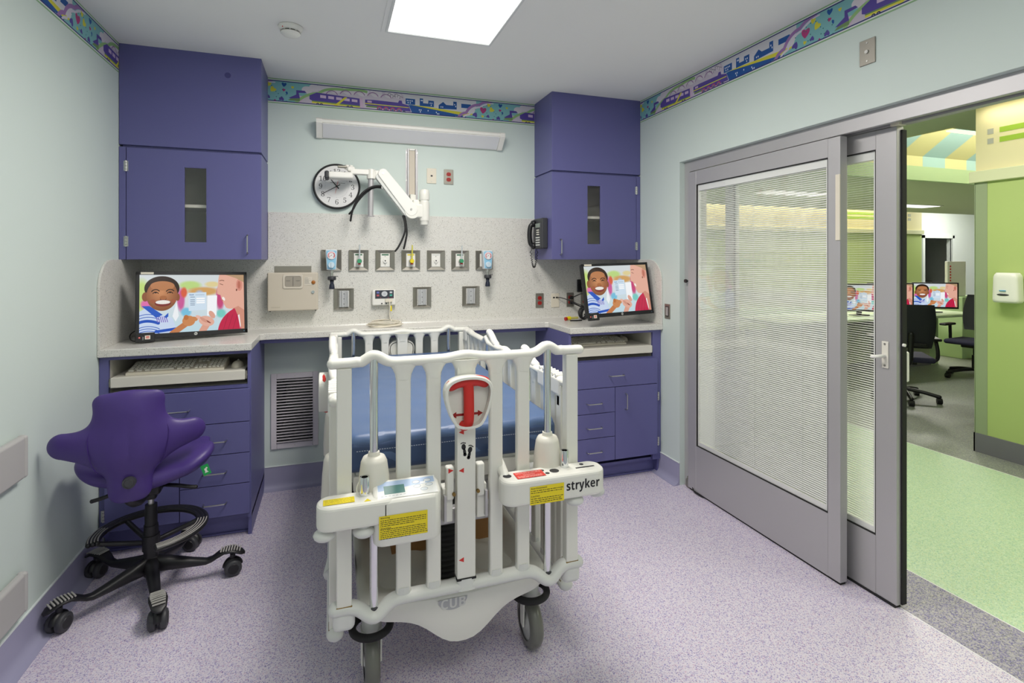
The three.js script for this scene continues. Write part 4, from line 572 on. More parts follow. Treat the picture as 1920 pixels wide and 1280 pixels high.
// ---------------------------------------------------------------- screens, keyboards and cables on the worktop
const texScreen = canvas(1024, 640, (c, w, h) => {
  let g = c.createLinearGradient(0, 0, 0, h); g.addColorStop(0, '#cfd6d8'); g.addColorStop(0.35, '#d9dde0'); g.addColorStop(1, '#bcd8e2'); c.fillStyle = g; c.fillRect(0, 0, w, h);
  const blob = (x, y, rx, ry, col) => { const q = c.createRadialGradient(0, 0, 0, 0, 0, 1); q.addColorStop(0, col); q.addColorStop(0.6, col); q.addColorStop(1, col.replace('1)', '0)')); c.save(); c.translate(x, y); c.scale(rx, ry); c.fillStyle = q; c.beginPath(); c.arc(0, 0, 1, 0, 7); c.fill(); c.restore(); };
  const el = (col, x, y, rx, ry, a = 0) => { c.fillStyle = col; c.beginPath(); c.ellipse(x, y, rx, ry, a, 0, 7); c.fill(); };
  const poly = (col, p) => { c.fillStyle = col; c.beginPath(); c.moveTo(p[0], p[1]); for (let i = 2; i < p.length; i += 2) c.lineTo(p[i], p[i + 1]); c.closePath(); c.fill(); };
  // soft playroom behind
  blob(20, 230, 90, 210, 'rgba(190,214,120,1)'); blob(470, 120, 130, 60, 'rgba(186,214,130,1)'); blob(600, 190, 190, 60, 'rgba(208,160,96,1)'); blob(380, 280, 44, 150, 'rgba(201,92,150,1)'); blob(410, 200, 36, 70, 'rgba(214,96,66,1)'); blob(770, 270, 50, 170, 'rgba(196,70,120,1)'); blob(560, 260, 60, 100, 'rgba(170,190,230,1)'); blob(430, 420, 60, 60, 'rgba(120,190,220,1)'); blob(780, 450, 60, 60, 'rgba(120,200,190,1)'); blob(690, 110, 90, 40, 'rgba(222,206,150,1)'); blob(60, 320, 60, 60, 'rgba(220,110,170,1)');
  poly('#eef1f4', [300, 460, 340, 300, 360, 460, 330, 520]);
  // login card
  poly('#f4f6f8', [640, 240, 740, 240, 730, 470, 635, 470]); poly('#cfe0ee', [450, 205, 630, 200, 630, 400, 455, 410]); c.fillStyle = '#3a5d92'; c.font = 'bold 22px sans-serif'; c.fillText('East', 462, 234); c.fillStyle = '#7f8fa6'; for (const y of [250, 280, 300, 320, 340]) c.fillRect(470, y, 46, 7); c.fillStyle = '#ffffff'; for (const y of [264, 290, 312]) c.fillRect(530, y, 84, 14); c.fillStyle = '#9aa8ba'; c.fillRect(520, 226, 90, 5);
  // boy
  el('#2e1d16', 205, 150, 162, 135); el('#8a5334', 52, 240, 30, 50); el('#8a5334', 350, 250, 20, 42);
  g = c.createRadialGradient(190, 190, 20, 205, 220, 190); g.addColorStop(0, '#c98a5d'); g.addColorStop(1, '#7d4a2e'); c.fillStyle = g; c.beginPath(); c.ellipse(205, 225, 143, 172, 0.05, 0, 7); c.fill();
  el('#2e1d16', 205, 78, 130, 44); g = c.createLinearGradient(0, 80, 0, 170); g.addColorStop(0, '#94603d'); g.addColorStop(1, '#c98e62'); el('#b67a50', 208, 122, 112, 52);
  c.strokeStyle = '#3a2218'; c.lineWidth = 11; c.lineCap = 'round'; for (const x of [145, 280]) { c.beginPath(); c.arc(x, 205, 42, 3.7, 5.6); c.stroke(); } c.lineWidth = 8; for (const x of [145, 278]) { c.beginPath(); c.arc(x, 215, 26, 3.5, 5.9); c.stroke(); el('#22150f', x, 195, 13, 8); }
  el('#a8683f', 215, 252, 34, 22); c.lineWidth = 5; c.beginPath(); c.arc(215, 250, 32, 0.5, 2.6); c.stroke(); el('#7c2f2c', 212, 312, 76, 38); el('#f3efe8', 212, 302, 68, 22); c.strokeStyle = '#b9b0a8'; c.lineWidth = 2; for (let i = -4; i < 5; i++) { c.beginPath(); c.moveTo(212 + i * 14, 288); c.lineTo(212 + i * 14, 320); c.stroke(); } el('#a0583c', 120, 290, 26, 20); el('#a0583c', 310, 290, 22, 20);
  // shirt
  poly('#c7d6ee', [0, 640, 0, 400, 70, 350, 190, 440, 300, 480, 350, 640]); c.lineWidth = 30; c.strokeStyle = '#1f4fb5'; c.beginPath(); c.moveTo(-10, 520); c.quadraticCurveTo(70, 480, 170, 530); c.stroke(); c.beginPath(); c.moveTo(150, 620); c.lineTo(330, 600); c.stroke(); c.lineWidth = 7; for (const y of [430, 460, 560, 585, 610]) { c.beginPath(); c.moveTo(-10, y + 20); c.quadraticCurveTo(80, y - 25, 180, y + 30); c.stroke(); } c.strokeStyle = '#7a5ab8'; for (let i = 0; i < 6; i++) { c.beginPath(); c.moveTo(150 + i * 18, 460); c.lineTo(165 + i * 18, 520); c.stroke(); }
  poly('#2757bd', [20, 340, 90, 340, 210, 440, 150, 470]); poly('#2757bd', [225, 460, 262, 420, 262, 460, 240, 480]);
  // hands
  c.strokeStyle = '#c07a4c'; c.lineWidth = 60; c.beginPath(); c.moveTo(300, 650); c.lineTo(430, 550); c.stroke(); el('#c98654', 455, 520, 62, 58); el('#b9713f', 430, 480, 24, 28); el('#c98654', 510, 500, 34, 24, 0.4);
  c.strokeStyle = '#d9a08c'; c.lineWidth = 70; c.beginPath(); c.moveTo(590, 640); c.lineTo(630, 570); c.stroke(); el('#e0ab98', 630, 530, 80, 55, 0.35); el('#dba28e', 685, 460, 26, 48, -0.5); el('#e6b5a3', 560, 490, 44, 20, 0.6); el('#8c4b3e', 640, 535, 40, 8, 0.6); el('#d19682', 600, 515, 46, 16, 0.7);
  // woman in profile
  poly('#d8b9a0', [790, 0, 1024, 0, 1024, 60, 950, 40]); poly('#c9a88a', [800, 0, 1024, 0, 1024, 70, 880, 60]); c.fillStyle = '#e2ac98'; c.beginPath(); c.moveTo(765, 0); c.quadraticCurveTo(748, 70, 752, 110); c.quadraticCurveTo(735, 190, 742, 225); c.lineTo(775, 238); c.quadraticCurveTo(778, 270, 790, 285); c.quadraticCurveTo(800, 330, 830, 385); c.quadraticCurveTo(880, 420, 960, 380); c.lineTo(1024, 640); c.lineTo(1024, 60); c.lineTo(840, 0); c.fill();
  poly('#cf8f7a', [900, 400, 960, 370, 1024, 420, 1024, 640, 980, 640]); el('#d38d7c', 975, 120, 34, 70); el('#b96f5c', 972, 120, 16, 46); poly('#b79674', [830, 0, 1024, 0, 1024, 90, 940, 40]); el('#6e3e2f', 945, 180, 7, 14); el('#f4ece6', 806, 282, 14, 24, -0.4); c.strokeStyle = '#6b4232'; c.lineWidth = 6; c.beginPath(); c.moveTo(770, 105); c.lineTo(800, 118); c.stroke(); c.lineWidth = 7; c.beginPath(); c.moveTo(768, 70); c.quadraticCurveTo(790, 58, 812, 70); c.stroke(); c.fillStyle = '#c47a6a'; c.beginPath(); c.arc(800, 285, 20, 1.2, 3.6); c.fill();
  c.fillStyle = '#c02348'; c.beginPath(); c.moveTo(745, 640); c.quadraticCurveTo(770, 480, 920, 395); c.quadraticCurveTo(960, 480, 990, 640); c.fill(); poly('#f1ecec', [955, 480, 972, 470, 985, 600, 980, 640]); c.strokeStyle = '#8d1735'; c.lineWidth = 4; for (const x of [800, 850, 900]) { c.beginPath(); c.moveTo(x, 640); c.lineTo(x + 50, 470); c.stroke(); }
}, { clamp: 1 });
const mScreen = std('#050506', 0.2, { emissive: new THREE.Color('#ffffff'), emissiveMap: texScreen, emissiveIntensity: 0.95 });
const texTag = canvas(256, 150, (c) => { c.fillStyle = '#19191b'; c.fillRect(0, 0, 256, 150); c.fillStyle = '#f0e6da'; c.fillRect(124, 40, 78, 72); c.fillStyle = '#d84a3a'; c.fillRect(140, 56, 46, 38); c.fillStyle = '#f0e6da'; c.font = 'bold 24px sans-serif'; c.fillText('tap', 144, 84); c.fillStyle = '#e03a3a'; c.beginPath(); c.arc(44, 76, 16, 0, 7); c.fill(); c.fillStyle = '#fff'; c.beginPath(); c.arc(44, 76, 6, 0, 7); c.fill(); c.save(); c.translate(92, 122); c.rotate(-Math.PI / 2); c.fillStyle = '#ddd'; c.font = '22px sans-serif'; c.fillText('badge', 0, 10); c.restore(); }, { clamp: 1 });
function monitor(label, pos, yaw, tilt, roll, w, h, standY, standZ, group, full = true) {
  const t = thing('monitor', label, 'monitor', [0, 0, 0], group), b = 0.017, bb = 0.026;
  part(t, 'case', [box(-w / 2, w / 2, -h / 2, h / 2, -0.03, -0.004, 0.008), box(-w / 2, w / 2, -h / 2, -h / 2 + bb, -0.006, 0.003, 0.002), box(-w / 2, w / 2, h / 2 - b, h / 2, -0.006, 0.003, 0.002), box(-w / 2, -w / 2 + b, -h / 2, h / 2, -0.006, 0.003, 0.002), box(w / 2 - b, w / 2, -h / 2, h / 2, -0.006, 0.003, 0.002), box(-0.1, 0.1, -0.08, 0.08, -0.05, -0.028, 0.01)], M.black);
  const sw = w - 2 * b, sh = h - b - bb; part(t, 'screen', quad(sw, sh).translate(0, (bb - b) / 2, -0.0008), mScreen, 'lit screen showing a smiling boy and a woman');
  if (full) {
    part(t, 'maker_logo', cyl([0.005, -h / 2 + bb / 2, 0.003], [0.005, -h / 2 + bb / 2, 0.0036], 0.0085, 0.0085, 24), M.crib2); part(t, 'maker_logo', lettering('hp', 0.008, 0.0004).translate(0.005, -h / 2 + bb / 2, 0.0036), M.dark);
    part(t, 'asset_label', box(-w / 2 + 0.022, -w / 2 + 0.082, h / 2 - 0.0145, h / 2 - 0.0025, 0.003, 0.0034), M.ivory); part(t, 'power_light', box(w / 2 - 0.022, w / 2 - 0.018, -h / 2 + 0.011, -h / 2 + 0.014, 0.003, 0.0036), M.sky);
    part(t, 'badge_reader', [box(-w / 2 - 0.002, -w / 2 + 0.088, -h / 2 - 0.018, -h / 2 + 0.034, 0.003, 0.015, 0.004)], M.black, 'black badge reader'); part(t, 'badge_print', quad(0.08, 0.044).translate(-w / 2 + 0.043, -h / 2 + 0.008, 0.0153), decal('#fff', texTag)); }
  place(t, pos, yaw, tilt, roll); t.updateMatrixWorld(true);
  // the stand is upright, so it is laid out in world axes and brought into the monitor's
  const inv = t.matrixWorld.clone().invert(), [px, py, pz] = pos, sx = px - Math.sin(yaw) * 0.075, sz = pz - Math.cos(yaw) * 0.075; const st = [box(sx - 0.035, sx + 0.035, standY, py + 0.05, sz - 0.02, sz + 0.012, 0.006), box(sx - 0.1, sx + 0.1, standY + 0.0005, standY + 0.014, sz - 0.08, sz + 0.075, 0.006)];
  if (!full) part(t, 'stand', join(st).applyMatrix4(inv), M.black); else part(t, 'wall_arm', join([cyl([px, py, pz - 0.045], [px, py, 0.03], 0.02), box(px - 0.05, px + 0.05, py - 0.05, py + 0.05, ZB + 0.0005, 0.03, 0.004)]).applyMatrix4(inv), M.black); return t;
}
monitor('black monitor with lit screen on the worktop behind the stool', [0.372, 1.273, 0.341], R(21.3), R(-8.4), R(-1.1), 0.562, 0.372, 1.07, 0, 'room monitors');
monitor('black monitor with lit screen tilted back on the worktop beside the door wall', [3.035, 1.321, 0.575], R(5.4), R(-10.6), R(1.4), 0.562, 0.372, 1.07, 0, 'room monitors');
{ const t = thing('power_adapter', 'small black adapter with dangling cord behind the monitor near the stool', 'adapter', [0.1, 1.25, 0.33]); part(t, 'body', [box(0.085, 0.108, 1.27, 1.36, 0.28, 0.31, 0.006), box(0.088, 0.105, 1.235, 1.272, 0.282, 0.308, 0.004)], M.black); part(t, 'band', box(0.084, 0.109, 1.268, 1.276, 0.279, 0.311, 0.002), M.crib); part(t, 'cord', [tube([[0.096, 1.235, 0.295], [0.1, 1.2, 0.3], [0.085, 1.185, 0.3], [0.098, 1.16, 0.29], [0.14, 1.16, 0.26]], 0.003, 24, 6), tube([[0.14, 1.16, 0.26], [0.07, 1.12, 0.36], [0.075, 1.085, 0.4], [0.12, 1.073, 0.42]], 0.003, 24, 6)], M.black); }
// keyboards: a wedge with rows of caps
function keyboard(label, x0, x1, zf, y, group) {
  const t = thing('keyboard', label, 'keyboard', [(x0 + x1) / 2, y, zf], group), w = x1 - x0, d = 0.165, up = 0.035;
  part(t, 'case', [prism([[zf, y], [zf, y + 0.012], [zf - d, y + up + 0.008], [zf - d, y + 0.004]], x0, x1)], M.ivory);
  const caps = [], sl = Math.atan2(up - 0.004, d); const key = (x, z, kw, kd) => caps.push(box(-kw / 2, kw / 2, 0, 0.008, -kd / 2, kd / 2, 0.002, 1).rotateX(sl).translate(x, y + 0.0125 + (zf - z) * Math.tan(sl), z));
  for (let r = 0; r < 6; r++) { const z = zf - 0.022 - r * 0.0235; if (r === 0) { for (let i = 0; i < 8; i++) if (i < 3 || i > 4) key(x0 + 0.02 + i * 0.037, z, 0.024, 0.018); key(x0 + 0.02 + 3.6 * 0.037, z, 0.09, 0.018); } else for (let i = 0; i < 15; i++) key(x0 + 0.018 + i * 0.0197, z, 0.0165, 0.018); for (let i = 0; i < 3; i++) if (r < 2 || r > 3) key(x0 + w * 0.70 + i * 0.0197, z, 0.0165, 0.018); for (let i = 0; i < 4; i++) if (r < 5) key(x0 + w * 0.845 + i * 0.0193, z, 0.016, 0.018); }
  part(t, 'key_caps', caps, std('#dedbd0', 0.6)); return t;
}
function mouse(label, x, z, y, group) { const t = thing('mouse', label, 'mouse', [x, y, z], group); part(t, 'shell', [new THREE.SphereGeometry(0.5, 28, 16, 0, 6.2832, 0, Math.PI / 2).scale(0.064, 0.066, 0.11).translate(x, y, z)], M.ivory); part(t, 'wheel', cyl([x - 0.004, y + 0.03, z - 0.025], [x + 0.004, y + 0.03, z - 0.025], 0.007, 0.007, 14), M.crib2); part(t, 'cable', tube([[x, y + 0.008, z - 0.05], [x, y + 0.006, z - 0.1], [x - 0.02, y + 0.006, z - 0.16]], 0.002, 16, 5), M.crib2); }
keyboard('ivory keyboard on the slide-out tray behind the stool', 0.105, 0.565, 0.575, 0.9215, 'keyboards on trays'); keyboard('ivory keyboard on the slide-out tray beside the door wall', 2.68, 3.135, 0.515, 0.9215, 'keyboards on trays');
mouse('ivory mouse on the tray behind the stool', 0.62, 0.49, 0.9215, 'mice on trays'); mouse('ivory mouse on the tray beside the door wall', 3.2, 0.36, 0.9215, 'mice on trays');
{ const t = thing('call_cord', 'yellow and red emergency stop button on a black lead beside the monitor', 'call button', [2.86, 1.07, 0.2]); part(t, 'button', [cyl([2.795, 1.086, 0.24], [2.778, 1.086, 0.243], 0.012, 0.014, 18)], M.outlet); part(t, 'collar', cyl([2.822, 1.09, 0.236], [2.795, 1.09, 0.24], 0.015, 0.013, 18), M.yellow); part(t, 'barrel', cyl([2.89, 1.09, 0.227], [2.822, 1.09, 0.236], 0.009, 0.01, 16), std('#c9c06a', 0.35)); part(t, 'lead', [tube([[2.805, 1.077, 0.28], [2.86, 1.0755, 0.278], [2.885, 1.0755, 0.275], [2.9, 1.0755, 0.27]], 0.005, 24, 7)], M.black); }
{ const t = thing('cable_bundle', 'tied bundle of black cables next to the tilted monitor', 'cable bundle', [2.95, 1.07, 0.2]), g = []; for (let k = 0; k < 7; k++) { const pts = []; for (let i = 0; i < 14; i++) { const a = i / 14 * 6.283; pts.push([2.945 + Math.cos(a) * 0.026 * (1 + 0.2 * Math.sin(k)) + 0.006 * Math.sin(k * 3), 1.118 + Math.sin(a) * 0.04 + 0.004 * Math.cos(k * 2), 0.19 + k * 0.007 + 0.01 * Math.cos(a + k)]); } g.push(tube(pts, 0.0046, 40, 6, true)); } part(t, 'loops', g, M.black); part(t, 'plug', [box(2.915, 2.94, 1.176, 1.2, ZB + 0.008, 0.05, 0.004), box(2.915, 2.94, 1.216, 1.24, ZB + 0.008, 0.05, 0.004)], M.black);
  part(t, 'power_lead', [tube([[2.927, 1.188, 0.05], [2.96, 1.17, 0.09], [3.0, 1.145, 0.14], [3.0, 1.12, 0.18], [2.96, 1.11, 0.2]], 0.0055, 30, 7), tube([[2.927, 1.228, 0.05], [2.96, 1.25, 0.08], [2.99, 1.262, 0.1], [3.03, 1.25, 0.14], [3.06, 1.2, 0.3]], 0.004, 30, 7), tube([[2.805, 1.232, ZB + 0.006], [2.84, 1.228, 0.05], [2.9, 1.205, 0.08], [2.96, 1.178, 0.12], [3.02, 1.15, 0.2]], 0.0035, 30, 7)], M.black); part(t, 'connector', [cyl([2.975, 1.163, 0.11], [2.995, 1.15, 0.135], 0.011, 0.011, 12)], M.black); }
// ---------------------------------------------------------------- the crib
const CX = 1.568, ZG = 2.05, ZH = 0.315;
const crib = thing('hospital_crib', 'white hospital crib on casters with slatted gates and red release handles', 'crib', [CX, 0, 1.2]);
const tri = (x, y, z, dir, s = 0.0085) => ext(shapeOf([[-dir * s * 1.1, 0], [dir * s, s], [dir * s, -s]]), 0.0005).translate(x, y, z);
function collar(x, y0, y1, w0, w1, d, z, n = 20) { const g = new THREE.CylinderGeometry(1, 1, 1, n, 3); const p = g.attributes.position; for (let i = 0; i < p.count; i++) { const t = p.getY(i) + 0.5, k = t * t, w = (w0 + (w1 - w0) * k) / 2; const sx = p.getX(i), sz = p.getZ(i); p.setXYZ(i, x + sgnPow(sx, 0.7) * w, y0 + (y1 - y0) * t, z + sgnPow(sz, 0.8) * (d / 2) * (1 + 0.25 * k)); } g.computeVertexNormals(); return g; }
// a gate laid out along x at z = 0, standing at its full height; half = half width, sx = slat places
function gate(parent, name, o) {
  const g = sub(parent, name), { half, slats, rods, dy } = o, T = (geo) => o.put(join(geo)), y0 = 0.405 + dy, y1 = 1.178 + dy;
  const add = (n, geo, m, l) => part(g, n, T(geo), m, l);
  const path = [[-half - 0.036, 1.192]]; const wave = [];
  for (let i = 0; i <= 80; i++) { const x = -half - 0.036 + (2 * half + 0.072) * i / 80; let y = 1.187; for (const r of rods) y += 0.026 * Math.exp(-Math.pow((x - r) / 0.034, 2)); y += 0.010 * Math.exp(-Math.pow(x / 0.05, 2)) + (Math.abs(x) > half - 0.05 ? 0.005 : 0); wave.push([x, y + dy, 0]); }
  add('top_rail', tube(wave, 0.0178, 120, 12).scale(1, 1, 1.25).translate(0, 0, 0), M.crib);
  const low = []; for (let i = 0; i <= 80; i++) { const x = -half - 0.03 + (2 * half + 0.06) * i / 80; let y = 0.398, z = 0; for (const r of rods) { const e = Math.exp(-Math.pow((x - r) / 0.042, 2)); y -= 0.036 * e; z += 0.012 * e; } low.push([x, y + dy, z]); }
  add('bottom_rail', tube(low, 0.021, 120, 12).scale(1, 1, 1.35), M.crib2);
  for (const s of [-1, 1]) { add('post', box(s * half - 0.0235, s * half + 0.0235, y0, y1, -0.02, 0.02, 0.005), M.crib); add('post_shoe', box(s * half - 0.025, s * half + 0.025, y0 - 0.006, y0 + 0.008, -0.0215, 0.0215, 0.002), M.brass); if (o.feet) add('corner_foot', box(s * half - 0.036, s * half + 0.034, y0 - 0.075, y0 - 0.008, -0.024, 0.024, 0.02, 3), M.crib2); }
  for (const x of slats) { const sl = add('slat', box(x - 0.024, x + 0.024, y0 - 0.005, y1 - 0.012, -0.015, 0.015, 0.007), M.crib); add('slat_cap', collar(x, y1 - 0.05, y1 + 0.002, 0.05, 0.098, 0.034, 0), M.crib); add('slat_cap', collar(x, y0 + 0.03, y0 - 0.01, 0.05, 0.062, 0.036, 0), M.crib2); }
  add('centre_column', box(-0.0325, 0.0325, y0 + 0.012, y1 - 0.016, -0.02, 0.022, 0.003), M.crib); add('column_cap', collar(0, y1 - 0.045, y1 + 0.006, 0.068, 0.115, 0.05, 0), M.crib); add('column_gasket', box(-0.0345, 0.0345, y0 + 0.018, y0 + 0.026, -0.022, 0.0242, 0.001), M.rubber); add('slat_cap', collar(0, y0 + 0.022, y0 - 0.014, 0.07, 0.082, 0.052, 0), M.crib2);
  for (const x of rods) { add('lift_rod', [cyl([x, 0.375 + dy, 0.004], [x, 1.205 + dy, 0.004], 0.0138, 0.0138, 20)], M.chrome, 'polished chrome rod'); add('rod_bush', cyl([x, 0.376 + dy, 0.006], [x, 0.388 + dy, 0.006], 0.0165, 0.0165, 20), M.graph); }
  if (o.handle) {                                // oval cup with a red T handle
    const f = o.out, cy = 1.045 + dy, s = new THREE.Shape(); s.moveTo(-0.045, -0.078); s.bezierCurveTo(-0.07, -0.05, -0.092, 0.03, -0.082, 0.052); s.bezierCurveTo(-0.076, 0.08, -0.04, 0.09, 0, 0.09); s.bezierCurveTo(0.04, 0.09, 0.076, 0.08, 0.082, 0.052); s.bezierCurveTo(0.092, 0.03, 0.07, -0.05, 0.045, -0.078); s.bezierCurveTo(0.03, -0.094, -0.03, -0.094, -0.045, -0.078);
    const pts = s.getPoints(14), inner = new THREE.Shape(pts.map((p) => new THREE.Vector2(p.x * 0.93, p.y * 0.935))), rim = new THREE.Shape(pts); rim.holes.push(new THREE.Path(inner.getPoints()));
    const z0 = f > 0 ? 0.022 : -0.022 - 0.034, cup = add('handle_cup', [ext(rim, 0.046, 0.005, 3).translate(0, cy, f > 0 ? z0 : z0 - 0.012), ext(new THREE.Shape(pts.map((p) => new THREE.Vector2(p.x * 0.92, p.y * 0.93))), 0.008).translate(0, cy, f > 0 ? z0 : z0 + 0.026)], M.crib);
    const bw = f > 0 ? 0.059 : 0.042, zz = f > 0 ? 0.046 : -0.046, red = [tube([[-bw, cy + 0.058, zz - f * 0.004], [-0.03, cy + 0.068, zz], [0.03, cy + 0.07, zz], [bw, cy + 0.062, zz - f * 0.004]], 0.019, 24, 12).scale(1, 1, 0.7).translate(0, 0, zz * 0.3), tube([[0, cy + 0.065, zz], [0.002, cy + 0.01, zz], [0.002, cy - 0.055, zz], [-0.001, cy - 0.078, zz - f * 0.008], [-0.012, cy - 0.084, zz - f * 0.016]], 0.0185, 24, 12).scale(1, 1, 0.75).translate(0, 0, zz * 0.25)];
    add('release_handle', red, M.red, 'red T-shaped release handle');
    const ar = shapeOf([[-0.056, 0], [-0.038, 0.011], [-0.038, 0.004], [0.038, 0.004], [0.038, 0.011], [0.056, 0], [0.038, -0.011], [0.038, -0.004], [-0.038, -0.004], [-0.038, -0.011]]); add('arrow_print', ext(ar, 0.0006).translate(0, cy - 0.047, f > 0 ? z0 + 0.0082 : z0 + 0.0252), M.redDark); }
  return g;
}
const rodsE = [-0.309, 0.309], slatsE = [-0.213, -0.111, 0.111, 0.213];
const footGate = gate(crib, 'foot_gate', { half: 0.403, slats: slatsE, rods: rodsE, dy: 0, feet: 1, handle: true, out: 1, put: (g) => g.translate(CX, 0, ZG) });
gate(crib, 'head_gate', { half: 0.403, slats: slatsE, rods: rodsE, dy: -0.14, handle: true, out: -1, put: (g) => g.translate(CX, 0, ZH) });
const sideLen = (1.955 - 0.41) / 2, sideMid = (1.955 + 0.41) / 2, sideSl = [-0.67, -0.56, -0.45, -0.22, -0.11, 0.11, 0.22, 0.45, 0.56, 0.67];
gate(crib, 'side_gate', { half: sideLen - 0.03, slats: sideSl, rods: [-0.335, 0.335], dy: -0.145, handle: true, out: 1, put: (g) => g.rotateY(Math.PI / 2).translate(CX + 0.43, 0, sideMid) });
gate(crib, 'side_gate', { half: sideLen - 0.03, slats: sideSl, rods: [-0.335, 0.335], dy: -0.145, handle: true, out: 1, put: (g) => g.rotateY(-Math.PI / 2).translate(CX - 0.43, 0, sideMid) });
// ribbed corner covers and latch paddles on the side gates
for (const s of [-1, 1]) { const x = CX + s * 0.43;
  const cover = part(crib, 'corner_cover', [box(x - 0.024, x + 0.024, 0.985, 1.062, 1.70, 1.945, 0.014, 3), box(x - 0.02, x + 0.02, 0.94, 1.0, 1.90, 1.945, 0.012)], M.white); for (let i = 0; i < 6; i++) part(cover, 'grip_rib', cyl([x - 0.022, 1.064, 1.73 + i * 0.034], [x + 0.022, 1.064, 1.73 + i * 0.034], 0.007, 0.007, 10), M.white);
  const cover2 = part(crib, 'corner_cover', [box(x - 0.026, x + 0.026, 0.98, 1.064, 0.33, 0.42, 0.014, 3), box(x - 0.02, x + 0.02, 0.90, 0.985, 0.345, 0.395, 0.01)], M.white);
  for (const [z, h] of [[0.92, 1.10], [1.52, 1.10]]) { part(crib, 'latch_paddle', [tube([[x, 1.055, z + 0.11], [x + s * 0.004, 1.062, z + 0.06], [x + s * 0.006, 1.078, z + 0.02], [x + s * 0.006, h, z - 0.03], [x + s * 0.005, h + 0.004, z - 0.05]], 0.019, 24, 12).scale(1, 1, 1)], M.white); part(crib, 'latch_spring', cyl([x - 0.012, 1.035, z + 0.1], [x + 0.012, 1.035, z + 0.1], 0.011, 0.011, 12), M.brass); } }
// rod housings
function housing(x, z, y0, y1, w) { const p = [[0, 0], [0.8, 0], [0.98, 0.06], [1.0, 0.3], [0.92, 0.65], [0.8, 0.9], [0.66, 0.98], [0.4, 1], [0, 1]].map(([r, t]) => [r * w, y0 + t * (y1 - y0)]); return [lathe(p, [x, 0, z], 32), cyl([x, y1 - 0.002, z], [x, y1 + 0.012, z], 0.02, 0.018, 20)]; }
for (const s of [-1, 1]) { part(crib, 'rod_housing', housing(CX + s * 0.309, ZG + 0.004, 0.69, 0.885, 0.053), M.cream); part(crib, 'rod_housing', housing(CX + s * 0.309, ZH - 0.004, 0.44, 0.745, 0.05), M.cream); for (const k of [-0.335, 0.335]) part(crib, 'rod_housing', housing(CX + s * 0.433, sideMid + k, 0.47, 0.72, 0.05), M.cream); }
// litter frame, lift columns, clamps
part(crib, 'litter_frame', [box(CX - 0.37, CX + 0.39, 0.715, 0.772, 1.885, 1.93, 0.008), box(CX - 0.37, CX + 0.39, 0.715, 0.772, 0.4, 0.445, 0.008), box(CX - 0.37, CX - 0.33, 0.715, 0.772, 0.44, 1.89, 0.006), box(CX + 0.35, CX + 0.39, 0.715, 0.772, 0.44, 1.89, 0.006)], M.crib);
part(crib, 'litter_deck', box(CX - 0.36, CX + 0.38, 0.765, 0.784, 0.41, 1.92), M.crib2);
part(crib, 'lift_yoke', [box(CX - 0.2, CX + 0.2, 0.6, 0.66, 0.6, 1.8, 0.01), box(CX - 0.33, CX + 0.33, 0.63, 0.7, 1.72, 1.78, 0.01), box(CX - 0.33, CX + 0.33, 0.63, 0.7, 0.56, 0.62, 0.01), ...[-1, 1].map((s) => tube([[CX + s * 0.16, 0.62, 1.8], [CX + s * 0.22, 0.7, 1.9], [CX + s * 0.3, 0.735, 1.97], [CX + s * 0.309, 0.74, 2.03]], 0.022, 20, 8))], M.crib2);
for (const z of [1.74, 0.6]) { const pr = [[0, 0.26]]; for (let i = 0; i < 17; i++) { const y = 0.262 + i * 0.0205; pr.push([0.068, y], [0.074, y + 0.006], [0.068, y + 0.013], [0.058, y + 0.0165]); } pr.push([0, 0.262 + 17 * 0.0205]); part(crib, 'bellows', lathe(pr, [CX - 0.008, 0, z], 30), M.rubber, 'black corrugated lift bellows'); }
for (const s of [-1, 1]) { const x = CX + s * 0.055; const c = part(crib, 'column_clamp', [box(x - 0.014, x + 0.014, 0.70, 0.815, 2.03, 2.062, 0.007), box(x - 0.018 + s * 0.006, x + 0.018 + s * 0.006, 0.62, 0.74, 2.0, 2.05, 0.005)], M.crib); part(c, 'clamp_plate', [box(x - 0.004 + s * 0.018, x + 0.004 + s * 0.018, 0.63, 0.72, 1.99, 2.07)], M.alu); part(c, 'clamp_bolt', [cyl([x - s * 0.012, 0.722, 2.06], [x - s * 0.012, 0.722, 2.07], 0.006, 0.006, 12)], M.brass); }
part(crib, 'column_bracket', [box(CX - 0.11, CX + 0.11, 0.6, 0.655, 1.99, 2.025, 0.006)], M.alu);
part(crib, 'red_pointer', [tri(CX + 0.0 - 0.018, 0.935, ZG + 0.0222, 1), tri(CX - 0.018, 0.803, ZG + 0.0222, 1), tri(CX - 0.018, 0.495, ZG + 0.0222, 1), tri(CX - 0.053, 0.803, ZG + 0.0122, -1)], M.red, 'red triangle marks');
{ const sole = (x, y, a) => { const parts = []; const e = (px, py, rx, ry) => parts.push(new THREE.CircleGeometry(1, 16).scale(rx, ry, 1).translate(px, py, 0)); e(0, 0.006, 0.0062, 0.0085); e(0.001, -0.008, 0.0042, 0.0095); e(0.0012, -0.0155, 0.0048, 0.005); [-0.0058, -0.0028, 0.0002, 0.0032, 0.006].forEach((q, i) => e(q, 0.0185 - Math.abs(i - 1.5) * 0.0012, 0.0015, 0.0019)); return join(parts).scale(1.25, 1.25, 1).rotateZ(a).translate(x, y, ZG + 0.0224); };
  part(crib, 'footprint_mark', [sole(CX - 0.0095, 0.876, 0.12), sole(CX + 0.0105, 0.864, -0.25)], M.black, 'two black footprints'); }
